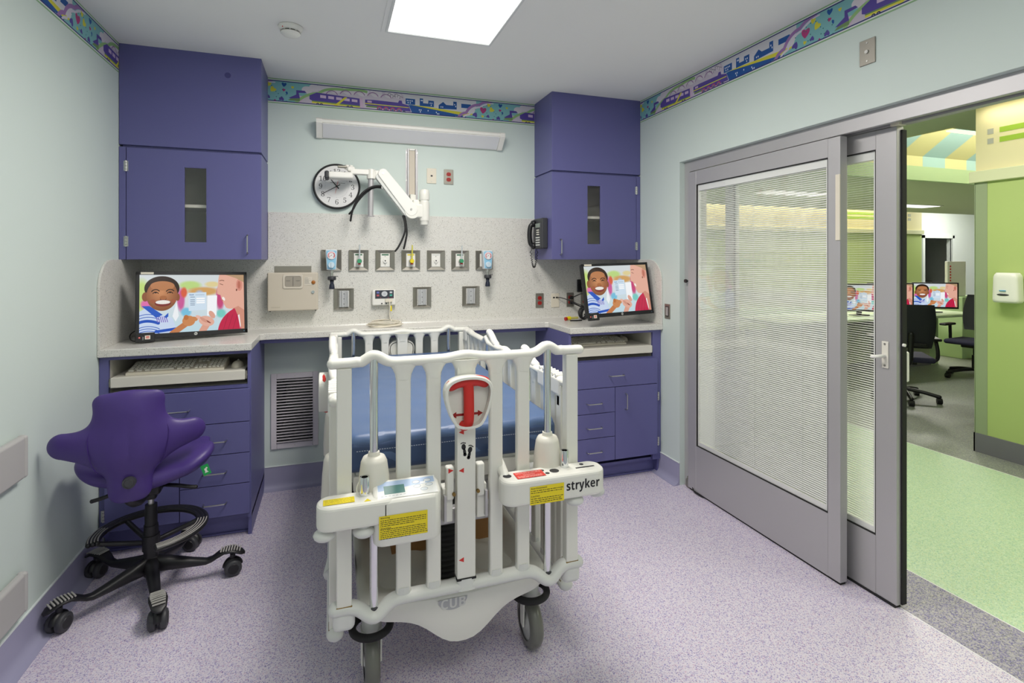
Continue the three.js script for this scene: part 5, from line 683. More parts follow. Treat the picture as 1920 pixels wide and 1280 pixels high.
// base shell: a dished deck with a skirt that hangs lower in the middle of each end
{ const hx = 0.352, hz = 0.80, cz = 1.185, prof = (x) => 0.268 + 0.028 * Math.min(1, Math.pow(Math.abs(x) / 0.33, 2)) - 0.098 * Math.exp(-Math.pow(Math.abs(x) / 0.125, 2.6));
  const plan = rrect(2 * hx, 2 * hz, 0.09).getSpacedPoints(160).slice(0, 160).map((p) => [p.x / hx, p.y / hz]);
  const rowsDef = [[0.985, 0], [1, 0.03], [1, 0.5], [1, 0.97], [0.985, 1], [0.95, 1.0], [0.9, 0.93], [0.8, 0.35], [0.7, 0.08], [0.5, 0]];
  part(crib, 'base_shell', loft(rowsDef.length - 1, 160, (v, u) => { const i = Math.round(v * (rowsDef.length - 1)), [s, t] = rowsDef[i], pq = plan[Math.round(u * 160) % 160], c = pq[0], d = pq[1]; const x = c * hx * s, z = d * hz * s, e = Math.max(0, Math.abs(d) - 0.86) / 0.14, yb = 0.275 * (1 - e) + prof(x) * e, bul = 0.03 * Math.sign(d) * e * (1 - Math.pow(c, 2)); const top = 0.345 - 0.012 * Math.pow(Math.abs(c), 3);
    const y = i <= 4 ? yb + (top - yb) * t : 0.262 + (top - 0.262) * t; return [CX + x, y, cz + z + bul]; }), M.crib);
  part(crib, 'maker_badge', [new THREE.CircleGeometry(0.042, 32, Math.PI, Math.PI).scale(1.25, 0.95, 1).translate(CX - 0.036, 0.334, 2.0166)], std('#b4b6b9', 0.4), 'grey half-round badge'); part(crib, 'maker_badge', lettering('CUB', 0.034).translate(CX - 0.034, 0.318, 2.0171), std('#d9dad6', 0.4), 'raised badge letters CUB'); }
// casters
for (const [x, z] of [[1.262, 1.885], [1.874, 1.885], [1.262, 0.5], [1.874, 0.5]]) { const c = sub(crib, 'caster'), r = 0.096, w = 0.0255;
  part(c, 'tyre', lathe([[0.064, -w], [r - 0.014, -w], [r - 0.003, -w * 0.62], [r, 0], [r - 0.003, w * 0.62], [r - 0.014, w], [0.064, w]], [0, 0, 0], 40).rotateZ(Math.PI / 2).translate(x, r, z), M.tyre);
  part(c, 'wheel_hub', lathe([[0, -w * 0.7], [0.02, -w * 1.05], [0.03, -w * 0.7], [0.058, -w * 0.6], [0.066, -w * 1.0], [0.066, w], [0.058, w * 0.6], [0.03, w * 0.7], [0.02, w * 1.05], [0, w * 0.7]], [0, 0, 0], 32).rotateZ(Math.PI / 2).translate(x, r, z), M.crib2);
  for (const s of [-1, 1]) part(c, 'fork_leg', ext(shapeOf([[-0.014, 0], [0.014, 0], [0.024, 0.115], [-0.024, 0.115]]), 0.007, 0.002).rotateY(Math.PI / 2).translate(x + s * 0.033 - 0.0035, r - 0.012, z), M.crib);
  part(c, 'swivel', [cyl([x, 0.19, z], [x, 0.262, z], 0.032, 0.036, 24), box(x - 0.038, x + 0.038, 0.192, 0.206, z - 0.03, z + 0.03, 0.005)], M.crib2); part(c, 'bumper_ring', new THREE.TorusGeometry(0.066, 0.0135, 12, 40).rotateX(Math.PI / 2).translate(x, 0.212, z), M.rubber); }
// consoles on the foot end
const texWarn = canvas(512, 240, (c, w, h) => { c.fillStyle = '#edd81e'; c.fillRect(0, 0, w, h); c.fillStyle = '#3a3410'; c.font = 'bold 24px sans-serif'; c.fillText('Warning', 14, 28); c.fillText('Attention', 14, 136); for (let i = 0; i < 10; i++) { const y = (i < 4 ? 44 : 62 + 0) + i * 19; for (let x = 14; x < (i === 3 || i === 9 ? 330 : 490);) { const l = rr(8, 44); c.fillRect(x, y, l, 7); x += l + 6; } } }, { clamp: 1 });
const texCaut = canvas(512, 260, (c, w, h) => { c.fillStyle = '#edd81e'; c.fillRect(0, 0, w, h); c.fillStyle = '#3a3410'; c.font = 'bold 34px sans-serif'; c.fillText('Avertissement', 14, 40); c.fillText('Caution', 14, 150); for (const y of [58, 86, 170, 198, 224]) for (let x = 14; x < 470;) { const l = rr(12, 54); c.fillRect(x, y, l, 10); x += l + 9; } }, { clamp: 1 });
const texRed = canvas(256, 128, (c, w, h) => { c.fillStyle = '#d8392f'; c.fillRect(0, 0, w, h); c.fillStyle = '#f1b9b0'; c.font = 'bold 22px sans-serif'; c.fillText('WARNING', 70, 66); for (const y of [14, 28, 80, 94, 108]) for (let x = 14; x < 226;) { const l = rr(10, 36); c.fillRect(x, y, l, 6); x += l + 6; } }, { clamp: 1 });
const texYel = canvas(256, 96, (c, w, h) => { c.fillStyle = '#edd81e'; c.fillRect(0, 0, w, h); c.fillStyle = '#a8981a'; for (const y of [14, 30, 46, 62, 78]) for (let x = 12; x < 230;) { const l = rr(10, 40); c.fillRect(x, y, l, 5); x += l + 6; } }, { clamp: 1 });
const texPad = canvas(1024, 400, (c, w, h) => { c.fillStyle = '#e3e6e4'; c.fillRect(0, 0, w, h); c.fillStyle = '#a9c0df'; c.beginPath(); c.moveTo(20, 20); c.lineTo(1000, 20); c.lineTo(1000, 150); c.lineTo(560, 180); c.lineTo(20, 230); c.fill(); c.fillStyle = '#4f7f7b'; c.fillRect(120, 120, 350, 190); c.strokeStyle = '#7d8790'; c.lineWidth = 6; c.fillStyle = '#d5dde2'; for (const [x, y] of [[680, 110], [880, 100], [690, 210], [900, 200], [800, 290]]) { c.beginPath(); c.ellipse(x, y, 62, 34, 0, 0, 7); c.fill(); c.stroke(); } c.fillStyle = '#f4f4f2'; c.fillRect(750, 120, 90, 36); c.fillStyle = '#aab2b6'; for (let i = 0; i < 7; i++) c.fillRect(60 + i * 62, 340, 40, 12); }, { clamp: 1 });
function knob(p, x, y, z) { part(p, 'bumper_knob', [sph([x, y, z], 0.034, [1, 0.55, 1]), cyl([x, y, z], [x, y + 0.05, z], 0.02)], M.crib2); }
function socket(p, x, y, z) { part(p, 'pole_socket', [lathe([[0.0105, 0.06], [0.0145, 0.061], [0.0148, 0.002], [0.0165, 0], [0, 0], [0, 0.01], [0.0105, 0.012], [0.0105, 0.06]], [x, y, z], 28)], M.chrome, 'chrome drip pole socket'); }
{ const k = sub(crib, 'scale_console');
  part(k, 'console_body', [ext(rrect(0.25, 0.1, 0.045), 0.077, 0.012, 3, 12).rotateX(-Math.PI / 2).translate(1.207, 0.706, 2.125), (() => { const s = new THREE.Shape(rrect(0.212, 0.1, 0.034).getPoints(10)); const g = ext(s, 0.16, 0.008, 3, 12).rotateX(-Math.PI / 2).translate(1.356, 0.637, 2.125); const p = g.attributes.position; for (let i = 0; i < p.count; i++) if (p.getY(i) > 0.75) p.setY(i, p.getY(i) - (p.getZ(i) - 2.125) * 0.32 - 0.004); g.computeVertexNormals(); return smooth(g, 0.7); })()], M.crib);
  part(k, 'control_pad', quad(0.19, 0.08).rotateX(-Math.PI / 2 + 0.31).translate(1.357, 0.7938, 2.124), decal('#fff', texPad, 0.25), 'blue edged keypad with grey display');
  part(k, 'warning_label', quad(0.15, 0.072).translate(1.34, 0.70, 2.1756), decal('#fff', texWarn), 'yellow warning label'); part(k, 'warning_label', quad(0.092, 0.04).rotateX(-Math.PI / 2).translate(1.148, 0.7836, 2.135), decal('#fff', texYel), 'yellow label'); part(k, 'warning_triangle', ext(shapeOf([[-0.011, -0.007], [0.011, -0.007], [0, 0.012]]), 0.0004).rotateX(-Math.PI / 2).translate(1.232, 0.7832, 2.155), M.yellow);
  socket(k, 1.226, 0.78, 2.112); part(k, 'cable_clip', tube([[1.208, 0.77, 2.1], [1.203, 0.8, 2.098], [1.212, 0.825, 2.1]], 0.003, 12, 6), M.crib); knob(k, 1.106, 0.685, 2.13); knob(k, 1.222, 0.683, 2.14); part(k, 'console_bracket', box(1.13, 1.44, 0.69, 0.74, 2.065, 2.082), M.crib2); }
{ const k = sub(crib, 'accessory_console');
  part(k, 'console_body', [ext(rrect(0.388, 0.1, 0.044), 0.088, 0.012, 3, 12).rotateX(-Math.PI / 2).translate(1.866, 0.694, 2.125)], M.crib);
  part(k, 'caution_label', quad(0.126, 0.062).translate(1.826, 0.727, 2.1756), decal('#fff', texCaut), 'yellow caution label'); part(k, 'maker_name', lettering('stryker', 0.027).scale(1.0, 1.15, 1).translate(1.963, 0.738, 2.1752), M.black, 'black printed word stryker');
  part(k, 'warning_label', quad(0.105, 0.052).rotateX(-Math.PI / 2).translate(1.778, 0.7826, 2.132), decal('#fff', texRed), 'red warning label');
  const hole = (x, z, r) => part(k, 'hole_shade_disc', cyl([x, 0.7815, z], [x, 0.7826, z], r, r, 20), M.dark); hole(1.873, 2.128, 0.017); hole(1.832, 2.112, 0.008); hole(1.842, 2.14, 0.008); hole(1.99, 2.105, 0.008); hole(1.70, 2.12, 0.015); part(k, 'slot_shade_bar', box(1.955, 2.028, 0.7815, 0.7826, 2.128, 2.136), M.dark);  // no real holes: dark discs and a bar paint the shade inside them
  socket(k, 1.923, 0.781, 2.105); knob(k, 1.945, 0.675, 2.14); knob(k, 2.045, 0.68, 2.11); part(k, 'console_bracket', box(1.69, 2.0, 0.70, 0.76, 2.065, 2.082), M.crib2); part(k, 'bracket_arm', tube([[1.70, 0.77, 2.1], [1.70, 0.80, 2.02], [1.69, 0.83, 1.98]], 0.018, 14, 8), M.crib); }
part(crib, 'battery_pack', [box(1.135, 1.2, 0.36, 0.6, 1.62, 1.76, 0.012), box(1.14, 1.19, 0.3, 0.37, 1.6, 1.74, 0.01), box(1.12, 1.23, 0.58, 0.64, 1.64, 1.74, 0.008)], M.black); part(crib, 'status_light', box(1.199, 1.2015, 0.455, 0.475, 1.73, 1.745), M.tealP);
part(crib, 'mains_plug', [sph([1.80, 0.5, 1.2], 0.05, [1.2, 0.8, 1]), tube([[1.80, 0.5, 1.2], [1.86, 0.46, 1.24], [1.85, 0.4, 1.28], [1.80, 0.36, 1.25]], 0.012, 20, 8)], M.black);

// ---------------------------------------------------------------- mattress and the carton under it
{ const t = thing('crib_mattress', 'blue vinyl mattress lying in the crib', 'mattress', [CX, 0.784, 1.16]), x0 = 1.178, x1 = 1.958, z0 = 0.365, z1 = 1.95;
  const g = new RoundedBoxGeometry(x1 - x0, 0.136, z1 - z0, 10, 0.03), p = g.attributes.position, n = g.attributes.normal; g.translate((x0 + x1) / 2, 0.853, (z0 + z1) / 2);
  const cover = new THREE.BoxGeometry(x1 - x0, 0.136, z1 - z0, 60, 12, 100).translate((x0 + x1) / 2, 0.853, (z0 + z1) / 2), q = cover.attributes.position;
  for (let i = 0; i < q.count; i++) { let x = q.getX(i), y = q.getY(i), z = q.getZ(i); const r = 0.032, cx = Math.min(Math.max(x, x0 + r), x1 - r), cy = Math.min(Math.max(y, 0.785 + r), 0.921 - r), cz = Math.min(Math.max(z, z0 + r), z1 - r); let dx = x - cx, dy = y - cy, dz = z - cz; const L = Math.hypot(dx, dy, dz); if (L > 1e-6) { dx /= L; dy /= L; dz /= L; const side = Math.hypot(dx, dz), band = -0.006 * Math.exp(-Math.pow((y - 0.872) / 0.008, 2)) + 0.003 * Math.sin((x + z) * 34 + y * 60) * Math.sin((x - z) * 13) * side; const rr2 = r + band * side; x = cx + dx * rr2; y = cy + dy * r; z = cz + dz * rr2; if (dy > 0.9) y += 0.0016 * Math.sin(x * 21 + z * 6) + 0.0012 * Math.sin(z * 29 - x * 8) - 0.003; } q.setXYZ(i, x, y, z); }
  cover.computeVertexNormals(); part(t, 'cover', smooth(mergeVertices((() => { const c = cover.clone(); c.deleteAttribute('normal'); c.deleteAttribute('uv'); return c; })(), 1e-5).toNonIndexed(), 1.2), M.vinyl);
  const dash = []; const per = (a) => a; for (let x = x0 + 0.03; x < x1 - 0.03; x += 0.0085) dash.push(box(x, x + 0.005, 0.8655, 0.8673, z1 + 0.0012, z1 + 0.0026)); for (let z = z0 + 0.03; z < z1 - 0.03; z += 0.0085) dash.push(box(x1 + 0.0012, x1 + 0.0026, 0.8655, 0.8673, z, z + 0.005)); part(t, 'stitching', dash, M.thread, 'white stitched seam');
  part(t, 'shaded_sides', [box(x0 - 0.0018, x1 + 0.0018, 0.7865, 0.902, z0 - 0.0018, z1 + 0.0018, 0.026, 4)], std('#34496f', 0.36), 'vinyl mattress sides in darker navy with shade put into the colour'); }  // darker navy puts the shade of the mattress sides into the colour
{ const t = thing('carton', 'brown cardboard carton standing on the crib base', 'carton', [1.59, 0.265, 1.36]), m = M.kraft; const g = [];
  part(t, 'carton_body', box(1.37, 1.81, 0.265, 0.50, 1.19, 1.55, 0.002, 1), m); part(t, 'carton_flap', box(1.372, 1.808, 0, 0.004, 0, 0.17).rotateX(-0.12).translate(0, 0.502, 1.37), m); part(t, 'carton_flap', box(1.37, 1.81, 0, 0.004, -0.17, 0).rotateX(0.35).translate(0, 0.502, 1.36), m); part(t, 'tape', box(1.56, 1.6, 0.36, 0.502, 1.5495, 1.5512), std('#b48b5c', 0.35));
  part(t, 'carton_print', [lettering('FABR', 0.024).translate(1.475, 0.43, 1.551), lettering('MA', 0.024).translate(1.49, 0.395, 1.551)], std('#3b2c20', 0.7), 'dark print FABR MA'); }
// ---------------------------------------------------------------- saddle stool
function iso(fn, lo, hi, res = 72) {            // mesh of the surface where fn(x, y, z) = 0, negative inside
  const mc = new MarchingCubes(res, new THREE.MeshStandardMaterial(), false, false, 120000), n = res, h = n / 2; mc.isolation = 0;
  for (let k = 0; k < n; k++) for (let j = 0; j < n; j++) for (let i = 0; i < n; i++) { const x = lo[0] + (hi[0] - lo[0]) * i / n, y = lo[1] + (hi[1] - lo[1]) * j / n, z = lo[2] + (hi[2] - lo[2]) * k / n; mc.field[i + j * n + k * n * n] = -fn(x, y, z); }
  mc.update(); const c = mc.count, p = new Float32Array(c * 3);
  for (let i = 0; i < c; i++) for (let a = 0; a < 3; a++) p[i * 3 + a] = lo[a] + (hi[a] - lo[a]) * (mc.positionArray[i * 3 + a] + 1) / 2;
  let g = new THREE.BufferGeometry(); g.setAttribute('position', new THREE.BufferAttribute(p, 3)); g = mergeVertices(g, 1e-5); g.computeVertexNormals(); return g;
}
const smin = (a, b, k) => { const h = Math.max(0, Math.min(1, 0.5 + 0.5 * (b - a) / k)); return b + (a - b) * h - k * h * (1 - h); };
const cap2 = (x, y, z, ax, ay, bx, by, ra, rb) => { const dx = bx - ax, dy = by - ay, t = Math.max(0, Math.min(1, ((x - ax) * dx + (y - ay) * dy) / (dx * dx + dy * dy))); return Math.hypot(x - ax - dx * t, y - ay - dy * t, z) - (ra + (rb - ra) * t); };
const rbox2 = (x, y, z, cx, cy, hx, hy, r) => Math.hypot(Math.max(0, Math.abs(x - cx) - hx), Math.max(0, Math.abs(y - cy) - hy), z) - r;
{ const t = thing('saddle_stool', 'purple upholstered saddle stool with armrest back on black star base', 'stool'), TH = 0.06, turn = (g) => join(g).rotateY(TH), turnB = (g) => join(g).translate(0, 0, -0.225).rotateY(0.2).translate(-0.018, 0, 0.215);
  // backrest with its two stub arms
  const back = iso((x, y, z) => { z *= 2.5; const ax = Math.abs(x); let d = rbox2(x, y, z, 0, 0.89, 0.07 + (y - 0.86) * 0.16, 0.035, 0.045); d = smin(d, cap2(x, y, z, 0, 0.86, 0, 0.72, 0.104, 0.104), 0.05); d = smin(d, cap2(x, y, z, 0, 0.70, 0, 0.58, 0.09, 0.068), 0.04); d = smin(d, rbox2(x, y, z, 0, 0.56, 0.03, 0.018, 0.046), 0.03); d = smin(d, cap2(ax, y, z * 0.8, 0.06, 0.742, 0.225, 0.766, 0.088, 0.054), 0.085); return d; }, [-0.39, 0.46, -0.08], [0.39, 1.0, 0.08], 88);
  { const p = back.attributes.position; for (let i = 0; i < p.count; i++) { const x = p.getX(i), y = p.getY(i); p.setZ(i, p.getZ(i) + 0.225 - 0.55 * x * x + 0.12 * (y - 0.72) * 0.5 + 0.25 * Math.pow(Math.max(0, y - 0.72), 2) * 0.4); } back.computeVertexNormals(); }
  part(t, 'backrest', turnB(back), M.purple, 'purple backrest with stub arms');
  for (const s of [-1, 1]) part(t, 'arm_seam', turnB(tube([[s * 0.13, 0.83, 0.241], [s * 0.14, 0.79, 0.252], [s * 0.136, 0.735, 0.257], [s * 0.125, 0.685, 0.252], [s * 0.11, 0.65, 0.243]], 0.002, 24, 5)), M.purpleEdge);
  part(t, 'back_knob', turnB([cyl([0, 0.592, 0.24], [0, 0.592, 0.262], 0.026, 0.024, 26), cyl([0, 0.592, 0.26], [0, 0.592, 0.266], 0.018, 0.016, 26)]), M.graph, 'round dark adjusting knob');
  // seat
  const seat = iso((x, y, z) => { y *= 2.1; const ax = Math.abs(x); let d = cap2(ax, z, y, 0, 0.05, 0.15, 0.06, 0.15, 0.115); d = smin(d, cap2(x, z, y, 0, 0.0, 0, -0.16, 0.13, 0.085), 0.08); d = smin(d, cap2(ax, z, y, 0.1, 0.0, 0.16, -0.08, 0.1, 0.07), 0.06); return d; }, [-0.32, -0.11, -0.3], [0.32, 0.11, 0.27], 72);
  { const p = seat.attributes.position; for (let i = 0; i < p.count; i++) { const x = p.getX(i), z = p.getZ(i); p.setY(i, p.getY(i) + 0.585 + 0.9 * x * x - 0.12 * z - 0.25 * Math.max(0, -z - 0.08)); } seat.computeVertexNormals(); }
  part(t, 'seat', turn(seat), M.purple, 'purple saddle seat');
  part(t, 'seat_tag', turn([box(-0.016, 0.016, -0.045, 0.003, -0.0006, 0.0006).rotateZ(0.35).translate(0.232, 0.583, 0.125)]), std('#16a34f', 0.6), 'green cloth tag');
  part(t, 'tag_mark', turn([box(-0.005, 0.004, -0.032, -0.014, 0.0006, 0.001).rotateZ(0.35).translate(0.232, 0.583, 0.125), box(-0.008, 0.007, -0.034, -0.031, 0.0006, 0.001).rotateZ(0.35).translate(0.232, 0.583, 0.125), new THREE.CircleGeometry(0.004, 14).rotateZ(0).translate(0.242, 0.572, 0.1262)]), M.white);
  // mechanism, lift, foot ring
  part(t, 'mechanism', turn([box(-0.06, 0.06, 0.475, 0.525, -0.1, 0.12, 0.014), box(-0.03, 0.03, 0.43, 0.49, -0.04, 0.05, 0.01), tube([[0, 0.49, 0.08], [-0.02, 0.475, 0.14], [-0.035, 0.50, 0.18], [-0.045, 0.56, 0.2]], 0.026, 20, 10)]), M.black);
  for (const s of [-1, 1]) part(t, 'lever', turn(tube([[s * 0.05, 0.5, 0.06], [s * 0.12, 0.497, 0.09], [s * 0.165, 0.488, 0.1], [s * 0.195, 0.482, 0.1]], 0.009, 20, 8)), M.black);
  part(t, 'gas_piston', cyl([0, 0.36, 0], [0, 0.47, 0], 0.0125, 0.0125, 20), M.steel, 'bright steel piston'); part(t, 'column', [cyl([0, 0.07, 0], [0, 0.30, 0], 0.031, 0.029, 28), cyl([0, 0.30, 0], [0, 0.395, 0], 0.0255, 0.0245, 28), cyl([0, 0.185, 0], [0, 0.255, 0], 0.035, 0.035, 28)], M.black);
  const rc = [-0.013, 0.262, -0.034], rr0 = 0.212, ringPt = (a, r, y) => [rc[0] + Math.cos(a) * r, y, rc[2] + Math.sin(a) * r], arc = (a0, a1, r, y, n = 24) => Array.from({ length: n + 1 }, (_, i) => ringPt(a0 + (a1 - a0) * i / n, r, y));
  const ring = part(t, 'foot_ring', [tube(arc(R(160), R(428), rr0, rc[1], 40), 0.0115, 120, 12), tube(arc(R(160), R(428), rr0 + 0.016, rc[1], 40), 0.011, 120, 12), tube(arc(R(160), R(428), rr0 - 0.016, rc[1], 40), 0.011, 120, 12)], M.black);
  for (const [a0, a1] of [[160, 196], [352, 428]]) for (const k of [-0.018, -0.006, 0.006, 0.018]) part(ring, 'grip_line', tube(arc(R(a0), R(a1), rr0 + k, rc[1] + 0.0095, 16), 0.0028, 40, 6), std('#a9a6a2', 0.6));
  part(t, 'ring_strut', [R(162), R(226), R(345)].map((a) => tube([[0, 0.215, 0], [ringPt(a, 0.09, 0)[0], 0.225, ringPt(a, 0.09, 0)[2]], [ringPt(a, 0.17, 0)[0], 0.248, ringPt(a, 0.17, 0)[2]], ringPt(a, rr0, rc[1])], 0.0115, 18, 8)), M.black);
  // five-star base
  const armSec = [[0.02, 0.118, 0.03, 0.04], [0.08, 0.108, 0.027, 0.031], [0.17, 0.092, 0.023, 0.02], [0.225, 0.084, 0.02, 0.014], [0.25, 0.09, 0.021, 0.012], [0.275, 0.106, 0.027, 0.012], [0.305, 0.12, 0.033, 0.010], [0.34, 0.121, 0.035, 0.009], [0.378, 0.103, 0.027, 0.008], [0.392, 0.095, 0.010, 0.004]];
  for (let k = 0; k < 5; k++) { const A = R(-1.5 + 72 * k), put = (g) => join(g).rotateY(-A), leg = part(t, 'leg', put(loft(armSec.length - 1, 16, (v, u) => { const [r, y, w, h] = armSec[Math.round(v * (armSec.length - 1))], a = u * 6.2832; return [r, y + sgnPow(Math.sin(a), 0.8) * h, sgnPow(Math.cos(a), 0.8) * w]; })), M.black);
    part(leg, 'grip_rib', put(Array.from({ length: 8 }, (_, i) => { const r = 0.29 + i * 0.0115, j = Math.max(0, i - 4), w = 0.028 - j * 0.0016 - Math.max(0, 2 - i) * 0.002; return box(r - 0.003, r + 0.003, 0.127 - Math.abs(i - 3.3) * 0.0006 - j * j * 0.0009, 0.1325 - Math.abs(i - 3.3) * 0.0006 - j * j * 0.0009, -w, w, 0.001, 1); })), std('#aaa8a4', 0.6));
    const c = sub(t, 'caster'), ca = rr(0, 6.28), wh = (s) => lathe([[0, -0.015], [0.03, -0.015], [0.038, -0.008], [0.038, 0.008], [0.03, 0.015], [0, 0.015]], [0, 0, 0], 26).rotateX(Math.PI / 2).translate(0, 0.038, s * 0.02).rotateY(ca).translate(0.338, 0, 0);
    part(c, 'wheel', put(wh(1)), M.graph); part(c, 'wheel', put(wh(-1)), M.graph); for (const s of [1, -1]) part(c, 'wheel_cap', put(cyl([0, 0.038, s * 0.034], [0, 0.038, s * 0.037], 0.024, 0.022, 20).rotateY(ca).translate(0.338, 0, 0)), M.black); part(c, 'hood', put([new THREE.SphereGeometry(0.045, 20, 10, 0, 6.2832, 0, 1.5).scale(1, 0.95, 0.55).translate(0, 0.042, 0).rotateY(ca).translate(0.338, 0, 0), cyl([0.338, 0.06, 0], [0.338, 0.1, 0], 0.012)]), M.black); }
  part(t, 'hub', [lathe([[0, 0.07], [0.03, 0.07], [0.042, 0.09], [0.04, 0.13], [0.031, 0.155], [0, 0.155]], [0, 0, 0], 28)], M.black);
  place(t, [0.333, 0, 0.984]); }

// ---------------------------------------------------------------- things in the corridor
{ const t = thing('soap_dispenser', 'white soap dispenser on the bright green corridor wall', 'soap dispenser', [6.0, 1.2, 1.29]), X = 6.0;
  part(t, 'case', loft(14, 28, (v, u) => { const y = 1.205 + v * 0.225, a = u * 6.2832, d = 0.07 + 0.02 * Math.sin(v * 2.6), w = 0.086 - 0.008 * v, e = v < 0.06 ? 0.9 + v * 1.6 : v > 0.9 ? 1 - (v - 0.9) * 2 : 1; return [X - 0.052 - sgnPow(Math.cos(a), 0.5) * 0.052 * (0.9 + d) * e, y, 1.29 + sgnPow(Math.sin(a), 0.5) * w * e]; }), M.white);
  part(t, 'badge', box(X - 0.111, X - 0.104, 1.292, 1.30, 1.265, 1.305, 0.001), M.sky); part(t, 'outlet', [sph([X - 0.095, 1.265, 1.285], 0.05, [0.28, 0.22, 0.95])], M.graph); }
function taskChair(label, pos, yaw) {
  const t = thing('task_chair', label, 'chair', [0, 0, 0], 'task chairs at the staff desk');
  part(t, 'seat', [box(-0.24, 0.24, 0.44, 0.50, -0.24, 0.23, 0.03, 4)], M.seatBlue);
  part(t, 'backrest', [loft(10, 24, (v, u) => { const a = u * 6.2832, w = 0.20 + 0.03 * Math.sin(v * 3.1), y = 0.6 + v * 0.46; return [sgnPow(Math.cos(a), 0.5) * w, y, 0.24 + v * 0.09 + sgnPow(Math.sin(a), 0.6) * 0.012 - 0.8 * Math.pow(Math.cos(a) * w, 2)]; })], M.meshBk); part(t, 'back_frame', [tube([[0, 0.44, 0.1], [0, 0.44, 0.25], [0, 0.55, 0.29], [0, 0.75, 0.31]], 0.026, 24, 8), box(-0.14, 0.14, 0.62, 0.66, 0.27, 0.30, 0.01)], M.black);
  for (const s of [-1, 1]) part(t, 'armrest', [tube([[s * 0.2, 0.45, 0.05], [s * 0.28, 0.46, 0.06], [s * 0.29, 0.55, 0.06], [s * 0.28, 0.66, 0.03]], 0.018, 24, 8), box(s * 0.28 - 0.04, s * 0.28 + 0.04, 0.66, 0.69, -0.16, 0.1, 0.012)], M.black);
  part(t, 'column', [cyl([0, 0.1, 0], [0, 0.3, 0], 0.028), cyl([0, 0.3, 0], [0, 0.44, 0], 0.016), box(-0.1, 0.1, 0.40, 0.445, -0.12, 0.12, 0.012)], M.black);
  for (let k = 0; k < 5; k++) { const a = k * 1.2566 + 0.3; part(t, 'leg', [tube([[0, 0.12, 0], [Math.cos(a) * 0.16, 0.105, Math.sin(a) * 0.16], [Math.cos(a) * 0.31, 0.075, Math.sin(a) * 0.31]], 0.02, 14, 8)], M.black); const c = part(t, 'caster', [cyl([Math.cos(a) * 0.31 - 0.022, 0.032, Math.sin(a) * 0.31], [Math.cos(a) * 0.31 + 0.022, 0.032, Math.sin(a) * 0.31], 0.032, 0.032, 18), cyl([Math.cos(a) * 0.31, 0.03, Math.sin(a) * 0.31], [Math.cos(a) * 0.31, 0.085, Math.sin(a) * 0.31], 0.012)], M.black); }
  return place(t, pos, yaw);
}
taskChair('black mesh task chair standing just outside the sliding door edge', [7.06, 0, -0.25], -0.75); taskChair('black task chair with armrests turned sideways at the staff desk end', [8.95, 0, -0.66], 1.7);
{ const t = thing('staff_desk', 'pale green staff desk in the corridor', 'desk', [7.9, 0, -1.4]); part(t, 'desk_top', box(6.2, 9.78, 0.735, 0.775, -1.95, -1.06, 0.012), M.deskTop); part(t, 'front_panel', box(6.4, 9.35, 0.0, 0.735, -1.5, -1.46), M.deskPanel); part(t, 'plinth', box(6.38, 9.37, 0, 0.12, -1.462, -1.45), M.base2); part(t, 'end_panel', box(9.35, 9.55, 0, 0.735, -1.85, -1.47), M.pgreen); part(t, 'cable_tray', box(6.6, 9.2, 0.66, 0.70, -1.4, -1.3), M.graph); part(t, 'upstand', box(6.2, 9.78, 0.775, 0.86, -1.95, -1.91), M.pgreen); }
monitor('black monitor showing the boy on the staff desk next to the green wall corner', [9.22, 1.02, -1.3], -0.6, 0, 0, 0.56, 0.37, 0.775, 0, 'staff desk monitors', false);
monitor('black monitor on the staff desk half hidden by the door edge', [8.5, 1.02, -1.42], -0.6, 0, 0, 0.56, 0.37, 0.775, 0, 'staff desk monitors', false);
monitor('black monitor on the staff desk seen through the open blinds', [7.83, 1.02, -1.32], -0.5, 0, 0, 0.56, 0.37, 0.775, 0, 'staff desk monitors', false);
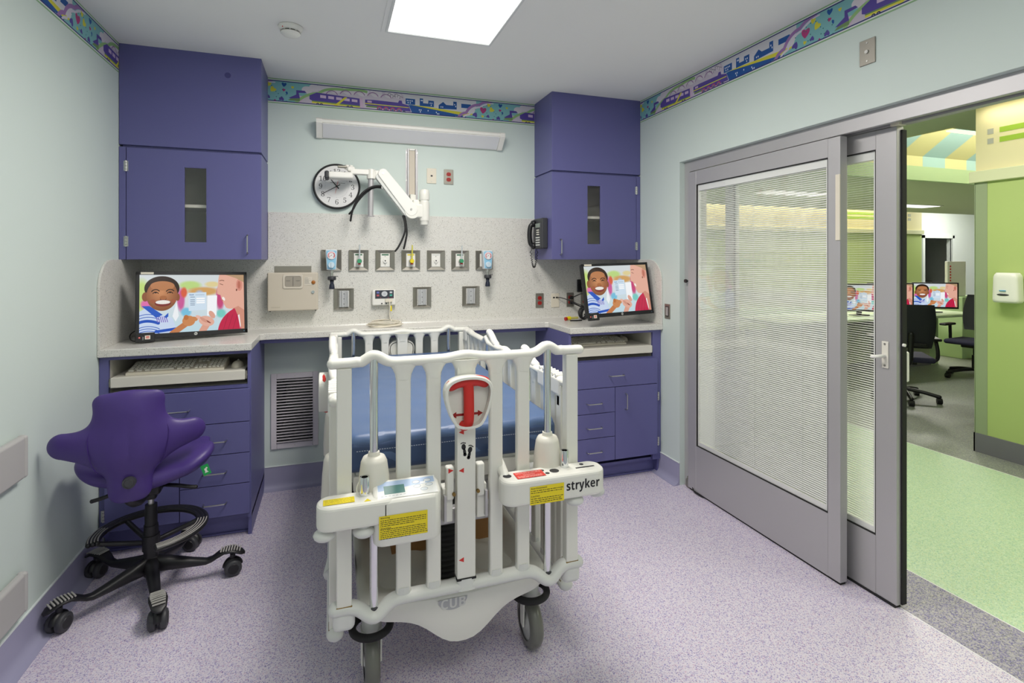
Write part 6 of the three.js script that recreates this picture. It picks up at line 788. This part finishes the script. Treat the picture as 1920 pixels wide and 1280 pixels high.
{ const t = thing('notice_board', 'white notice holder at the far end of the staff desk', 'notice board', [10.6, 0, -1.75]); part(t, 'stand', [box(10.3, 10.9, 0, 0.95, -2.0, -1.6, 0.01)], M.pgreen); part(t, 'board', box(10.32, 10.75, 0.95, 1.5, -1.86, -1.82, 0.004), M.white); part(t, 'red_print', Array.from({ length: 9 }, (_, i) => box(10.37, 10.40, 1.05 + i * 0.045, 1.075 + i * 0.045, -1.82, -1.818)), M.red); }
{ const t = thing('room_sign', 'grey sign plate on the distant green wall', 'sign', [13.25, 1.4, -4.5]); part(t, 'upper_plate', box(12.95, 13.25, 1.42, 1.55, -4.5, -4.485), M.alu); part(t, 'lower_plate', box(12.95, 13.25, 1.28, 1.42, -4.5, -4.485), M.graph); }
{ const t = thing('station_light', 'bright recessed ceiling light strip above the staff desk', 'ceiling light', [7.3, 2.466, -1.9], 'station ceiling lights'); part(t, 'trim_frame', box(6.7, 7.9, 2.458, 2.466, -2.08, -1.72), M.white); part(t, 'diffuser', box(6.75, 7.85, 2.452, 2.459, -2.05, -1.75), mGlow); }
{ const t = thing('station_light', 'bright recessed ceiling light strip farther along the station ceiling', 'ceiling light', [10.6, 2.466, -2.6], 'station ceiling lights'); part(t, 'trim_frame', box(10.0, 11.2, 2.458, 2.466, -2.78, -2.42), M.white); part(t, 'diffuser', box(10.05, 11.15, 2.452, 2.459, -2.75, -2.45), mGlow); }
{ const t = thing('wall_washer', 'slim cove light washing the yellow band of the corridor wall', 'cove light', [5.9, 2.75, 2.9], 'cove lights'); part(t, 'housing', box(5.86, 5.94, 2.72, 2.75, 1.05, 4.8), M.white); part(t, 'lens', box(5.88, 5.925, 2.716, 2.72, 1.1, 4.7), mGlow); }
{ const t = thing('wall_washer', 'slim cove light washing the yellow band behind the staff desk', 'cove light', [9.5, 2.95, -4.2], 'cove lights'); part(t, 'housing', box(5.9, 13.1, 2.93, 3.0, -4.28, -4.2), M.white); part(t, 'lens', box(6, 13, 2.925, 2.93, -4.27, -4.21), mGlow); }
troffer(14.9, 3.0, -3.9, 'added ceiling light out of view, brightening the far white wall', 1.2, 0.56);  // fitting for the added light by the far wall
renderer.render(scene, camera);
